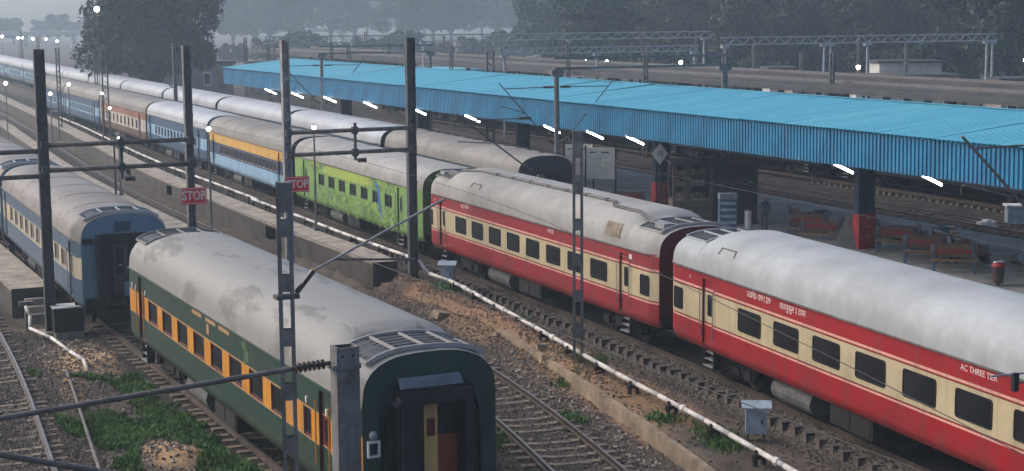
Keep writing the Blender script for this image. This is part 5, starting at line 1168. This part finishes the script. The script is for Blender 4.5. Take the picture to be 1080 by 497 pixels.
def scr(px, Z):   # ground spot seen at image column px, at depth Z along the view
    u = (px-540)/1726.5*Z; return u*math.cos(YAW)+Z*math.sin(YAW), -u*math.sin(YAW)+Z*math.cos(YAW)
for lab, px, Z, L_, h, m, nw in (('long white low building behind the right portal', 903, 166, 10.4, 4.7, M_ww, 5), ('taller white block behind the long white building', 927, 180, 6.8, 5.7, M_ww, 3), ('pale brown low building left of the white one', 836, 170, 5.6, 4.5, M_bw, 3),
        ('brown shed beside the right edge', 1056, 150, 8, 4.9, M_bw, 4), ('white wall building left of the brown one', 812, 176, 2.6, 5.2, M_ww, 1), ('low pale wall building right of the portal column', 885, 172, 2.4, 4.4, M_ww, 1)):
    x_, y_ = scr(px, Z); shed(lab, x_, y_, L_, 5, h, m, rz=-YAW, wins=nw)
shed('pale shed behind the middle of the canopy', 92, 190, 20, 8, 4.5, M_ww, wins=5, roof=M_ww)
shed('pale blue roofed shed beyond the yard', 84, 205, 18, 10, 3.8, M_bw, wins=3, roof=P_croof)
shed('hazy grey shed behind the far left trees', 66, 230, 24, 8, 4.6, M_bw, wins=4)
shed('brown wall seen under the big tree', 47, 222, 14, 6, 5.0, M_bw, wins=2, rz=-.2)
for k, (x, y) in enumerate(((110, 146), (99, 165), (128, 140), (97, 185), (93, 172), (66, 168), (80, 205))):
    lamp('small lit lamp in front of the sheds, %s from the right' % ordn[(1, 2, 0, 4, 3, 6, 5)[k]], x, y, 0, 5.0+.3*(k % 3), r_=.22)
k = 0
for px in (600, 655, 690, 735, 795, 845, 905, 955, 1000, 1035):
    x_, y_ = scr(px, 150+(k*37) % 60); far_mast('thin yard mast against the trees behind the blue canopy, %s from the left' % ordn[k], x_, y_, 8.3-(k % 3)*.5, .26); k += 1
for k, px in enumerate((262, 292, 352, 388, 412, 470, 530)):
    x_, y_ = scr(px, 190+(k*41) % 70); far_mast('thin yard mast left of centre behind the blue canopy, %s from the left' % ordn[k], x_, y_, 8.6-(k % 3)*.4, .26)
# far flyover at the left horizon
t = thing('flyover', 'faint pale flyover on the left horizon', 'bridge', (0, 0, 0))
MB().box((20, 640, 4.6), (230, 648, 6.0)).build('deck', M_ww, t)
for x in range(26, 230, 18): MB().box((x-.8, 642, -.5), (x+.8, 646, 4.6)).build('pier', M_ww, t)
# contact wires
wm = MB()
for fn, a, b in ((t_main, -40, 200), (t_green, -40, 110), (t_mid, -40, 150)):
    ys = np.arange(a, b, 6.0); wm.path([(fn(y), y, 5.6) for y in ys], .008, 4)
o = wm.build('contact_wires', M_black); tag(o, 'thin overhead contact wires above the tracks', 'wires', kind='stuff')

# ------------------------------------------------------------------ trees
M_bark = mat('bark', srgb(78,66,54), srgb(54,46,40), 3, .9)
M_leaf = mat('leaf_dark', srgb(44,60,42), srgb(28,42,30), .25, .7, 0, 2.5, fine=.3)
M_leaf2 = mat('leaf_olive', srgb(66,70,52), srgb(44,50,40), .25, .7, 0, 2.5, fine=.3)
def tree_meshes(seed, h, rad, nb, nl, leaf, low=.22, flat=.8):
    rr = np.random.default_rng(seed); tr = MB(); base = h*low
    tr.tube((0, 0, -.4), (0, 0, base), h*.030, h*.022, n=8)
    cl = []
    for k in range(nb):
        a = rr.uniform(0, 6.28); d = rad*math.sqrt(rr.uniform(0, 1))*.78; z = base+(h-base)*rr.uniform(.12, .92)
        lim = rad*(1-((z-base)/(h-base)-.45)**2*1.7)*.9; d = min(d, max(.3, lim)); c = np.array([d*math.cos(a), d*math.sin(a), z]); cl.append((c, rr.uniform(.16, .34)*rad))
        if k < nb*.6:
            s0 = np.array([0, 0, base*rr.uniform(.7, 1.0)]); mid = (s0+c)/2+np.array([0, 0, h*.04]); tr.tube(s0, mid, h*.011, h*.007, n=5); tr.tube(mid, c, h*.007, h*.002, n=5)
    tr.tube((0, 0, base), (0, 0, h*.8), h*.022, h*.004, n=6)
    per = nl//nb; P_ = []
    for c, r_ in cl:
        v = rr.normal(0, 1, (per, 3)); v /= np.linalg.norm(v, axis=1)[:, None]; v *= (rr.uniform(.35, 1, per)**.6)[:, None]*r_; v[:, 2] *= flat; P_.append(c+v)
    P_ = np.concatenate(P_); n = len(P_)
    q1 = rr.normal(0, 1, (n, 3)); q1 /= np.linalg.norm(q1, axis=1)[:, None]; q2 = np.cross(q1, rr.normal(0, 1, (n, 3))); q2 /= np.linalg.norm(q2, axis=1)[:, None]
    S = rr.uniform(.5, 1.1, n)[:, None]*leaf
    V = np.stack([P_-q1*S, P_+q2*S*.55, P_+q1*S, P_-q2*S*.55], 1).reshape(-1, 3)
    me = bpy.data.meshes.new('crown'); me.from_pydata(V.tolist(), [], (np.arange(4*n).reshape(-1, 4)).tolist())
    return tr.mesh('trunk', M_bark), me
def tree(label, x, y, meshes, m, s=1.0, rz=0.0, group=None):
    t = thing('tree', label, 'tree', (x, y, -.3), rz, group); t.scale = (s, s, s)
    link('trunk', meshes[0], t); link('crown', meshes[1], t); return t
def variant(seed, m, **k): a, b = tree_meshes(seed, **k); b.materials.append(m); return a, b
big = variant(1, M_leaf, h=20, rad=11.5, nb=80, nl=40000, leaf=.46, low=.2)
v1 = variant(2, M_leaf, h=14, rad=7, nb=38, nl=12000, leaf=.4)
v2 = variant(3, M_leaf2, h=13, rad=6, nb=34, nl=10000, leaf=.4)
v3 = variant(4, M_leaf, h=16, rad=8, nb=42, nl=14000, leaf=.42)
v4 = variant(5, M_leaf2, h=18, rad=8, nb=40, nl=14000, leaf=.38, low=.25)
v5 = variant(6, M_leaf, h=17, rad=7.5, nb=46, nl=17000, leaf=.36, low=.18)
v6 = variant(8, M_leaf, h=5.0, rad=4.2, nb=26, nl=5000, leaf=.3, low=.08)
for k, (px, Z) in enumerate([(p, 205+(p*7) % 40) for p in range(560, 1100, 36)]+[(p, 330+(p*5) % 60) for p in range(250, 560, 36)]):
    x_, y_ = scr(px, Z); tree('dark bush at the foot of the treeline, %s' % (('number %s from the centre towards the right' % ordn[k]) if k < 14 else ('rightmost' if k == 14 else 'number %s from the left' % ordn[k-15])), x_, y_, v6, None, 1.0+.25*(k % 3), k, 'dark bushes below the treeline')
TL = 'hazy tree in the grey treeline behind the station'
rr = random.Random(11)
_x, _y = scr(166, 205); tree('big dark tree behind the long white train at upper left', _x, _y, big, None, .82)

NUM = ['first','second','third','fourth','fifth','sixth','seventh','eighth','ninth','tenth','eleventh','twelfth','thirteenth','fourteenth','fifteenth','sixteenth','seventeenth','eighteenth','nineteenth','twentieth','twenty first','twenty second','twenty third','twenty fourth','twenty fifth','twenty sixth','twenty seventh','twenty eighth']
for q_, px in enumerate(range(248, 1120, 34)):
    Z = rr.uniform(580, 660) if px < 560 else rr.uniform(240, 330); x, y = scr(px+rr.uniform(-10, 10), Z)
    tree('hazy tree in the front row of the treeline, %s from the left' % NUM[q_], x, y, rr.choice((v1, v2, v3)), None, rr.uniform(.9, 1.15)*(1.62 if px < 560 else 1.1), rr.uniform(0, 6), 'trees of the hazy treeline')
for q_, px in enumerate(range(270, 1100, 60)):
    Z = rr.uniform(780, 860); x, y = scr(px, Z); tree('pale far tree in the back row of the treeline, %s from the left' % NUM[q_], x, y, rr.choice((v3, v4)), None, rr.uniform(1.75, 2.05), rr.uniform(0, 6), 'trees of the hazy treeline')
for k, (px, Z, v, s, lab) in enumerate(((1078, 195, v5, 1.15, 'dark leafy tree at the upper right corner'), (1015, 190, v5, 1.1, 'dark leafy tree left of the upper right corner'), (930, 215, v4, 1.05, 'olive brown tree behind the right portal'), (800, 215, v4, .95, 'olive brown tree behind the middle right lamps'), (865, 235, v3, 1.2, 'dark round tree above the white buildings'), (720, 225, v4, .85, 'thin brown tree right of the centre'), (630, 235, v3, .95, 'dark tree behind the nearer portal'), (1085, 175, v3, 1.1, 'dark tree cut by the right edge'))):
    x, y = scr(px, Z); tree(lab, x, y, v, None, s, k*1.3)
for k, (px, Z, s) in enumerate(((20, 730, .8), (48, 760, .85), (66, 720, .8), (2, 740, .8), (84, 770, .8), (-20, 730, 1), (110, 740, 1.0), (250, 620, 1.2), (272, 600, 1.2))):
    x, y = scr(px, Z); tree('faint tree on the far left horizon, %s from the left' % NUM[(2, 3, 4, 1, 5, 0, 6, 7, 8)[k]], x, y, (v1, v2, v3)[k % 3], None, s, k, 'faint trees on the left horizon')
for k, (px, py) in enumerate(((1075, 362),)):
    pass

# ------------------------------------------------------------------ person standing between kiosk and bench
def person(label, x, y, rz, shirt, trouser):
    V = [(0,0,.92),(0,0,1.12),(0,.0,1.38),(0,0,1.48),(0,-.02,1.56),(0,-.02,1.66),(-.1,0,.88),(-.11,.0,.5),(-.11,.04,.09),(-.11,-.14,.04),(.1,0,.88),(.11,-.02,.5),(.11,.02,.09),(.11,-.16,.04),(-.19,0,1.38),(-.25,.03,1.1),(-.24,-.06,.86),(-.24,-.09,.76),(.19,0,1.38),(.26,.02,1.1),(.22,-.12,.9),(.2,-.2,.84)]
    E_ = [(0,1),(1,2),(2,3),(3,4),(4,5),(0,6),(6,7),(7,8),(8,9),(0,10),(10,11),(11,12),(12,13),(2,14),(14,15),(15,16),(16,17),(2,18),(18,19),(19,20),(20,21)]
    rad = [.15,.14,.15,.065,.085,.075,.09,.065,.045,.04,.09,.065,.045,.04,.07,.048,.035,.03,.07,.048,.035,.03]
    me = bpy.data.meshes.new('person'); me.from_pydata(V, E_, []); o = link('person', me, None, (x, y, .84), (0, 0, rz))
    md = o.modifiers.new('skin', 'SKIN'); sd = me.skin_vertices[0].data
    for k, r_ in enumerate(rad): sd[k].radius = (r_, r_*.8)
    sd[0].use_root = True; o.modifiers.new('sub', 'SUBSURF').levels = 1; o.modifiers['sub'].render_levels = 1
    dg = bpy.context.evaluated_depsgraph_get(); dg.update(); m2 = bpy.data.meshes.new_from_object(o.evaluated_get(dg)); o.modifiers.clear(); o.data = m2
    m2.materials.clear()
    for m in (mat('skin_brown', srgb(120,84,64)), shirt, trouser, mat('hair_black', srgb(24,22,22))): m2.materials.append(m)
    for p in m2.polygons:
        c = p.center; p.material_index = 3 if c.z > 1.63 or (c.z > 1.52 and c.y > .02) else 0 if c.z > 1.47 or (abs(c.x) > .17 and c.z < .92) else 1 if c.z > .95 else 2
        p.use_smooth = True
    tag(o, label, 'person'); return o
person('person in dark clothes standing between kiosk and bench', 42.33, 62.98, -.4, paint('shirt_slate', (58,72,88)), paint('trouser_dark', (40,42,48)))

# ------------------------------------------------------------------ number look-alikes by their place across the view
def across(o):
    x, y = o.location.x, o.location.y; return (x*math.cos(YAW)-y*math.sin(YAW))/max(1, x*math.sin(YAW)+y*math.cos(YAW))
for pre, new in (('distant mast behind the canopy', 'distant laced mast behind the blue canopy'), ('thin yard mast', 'thin yard mast against the distant trees'), ('distant mast, ', 'distant mast along the far end of the trains'), ('small lit lamp in front of the sheds', 'small lit lamp in front of the sheds'), ('dark bush at the foot', 'dark bush at the foot of the treeline')):
    ob = sorted([o for o in col.objects if o.parent is None and str(o.get('label', '')).startswith(pre)], key=across)
    for k, o in enumerate(ob): o['label'] = '%s, %s from the left' % (new, NUM[k] if k < len(NUM) else 'last')
# ------------------------------------------------------------------ haze
hz = MB().box((-260, -70, -3), (760, 1000, 48)); hm = bpy.data.materials.new('haze'); hm.use_nodes = True
hm.node_tree.nodes.clear(); vo = hm.node_tree.nodes.new('ShaderNodeVolumePrincipled'); ho = hm.node_tree.nodes.new('ShaderNodeOutputMaterial')
vo.inputs['Color'].default_value = (0.74, 0.90, 1.0, 1); vo.inputs['Density'].default_value = 0.00068; vo.inputs['Anisotropy'].default_value = 0.35
hm.node_tree.links.new(vo.outputs[0], ho.inputs['Volume'])
tag(hz.build('haze', hm), kind='stuff')
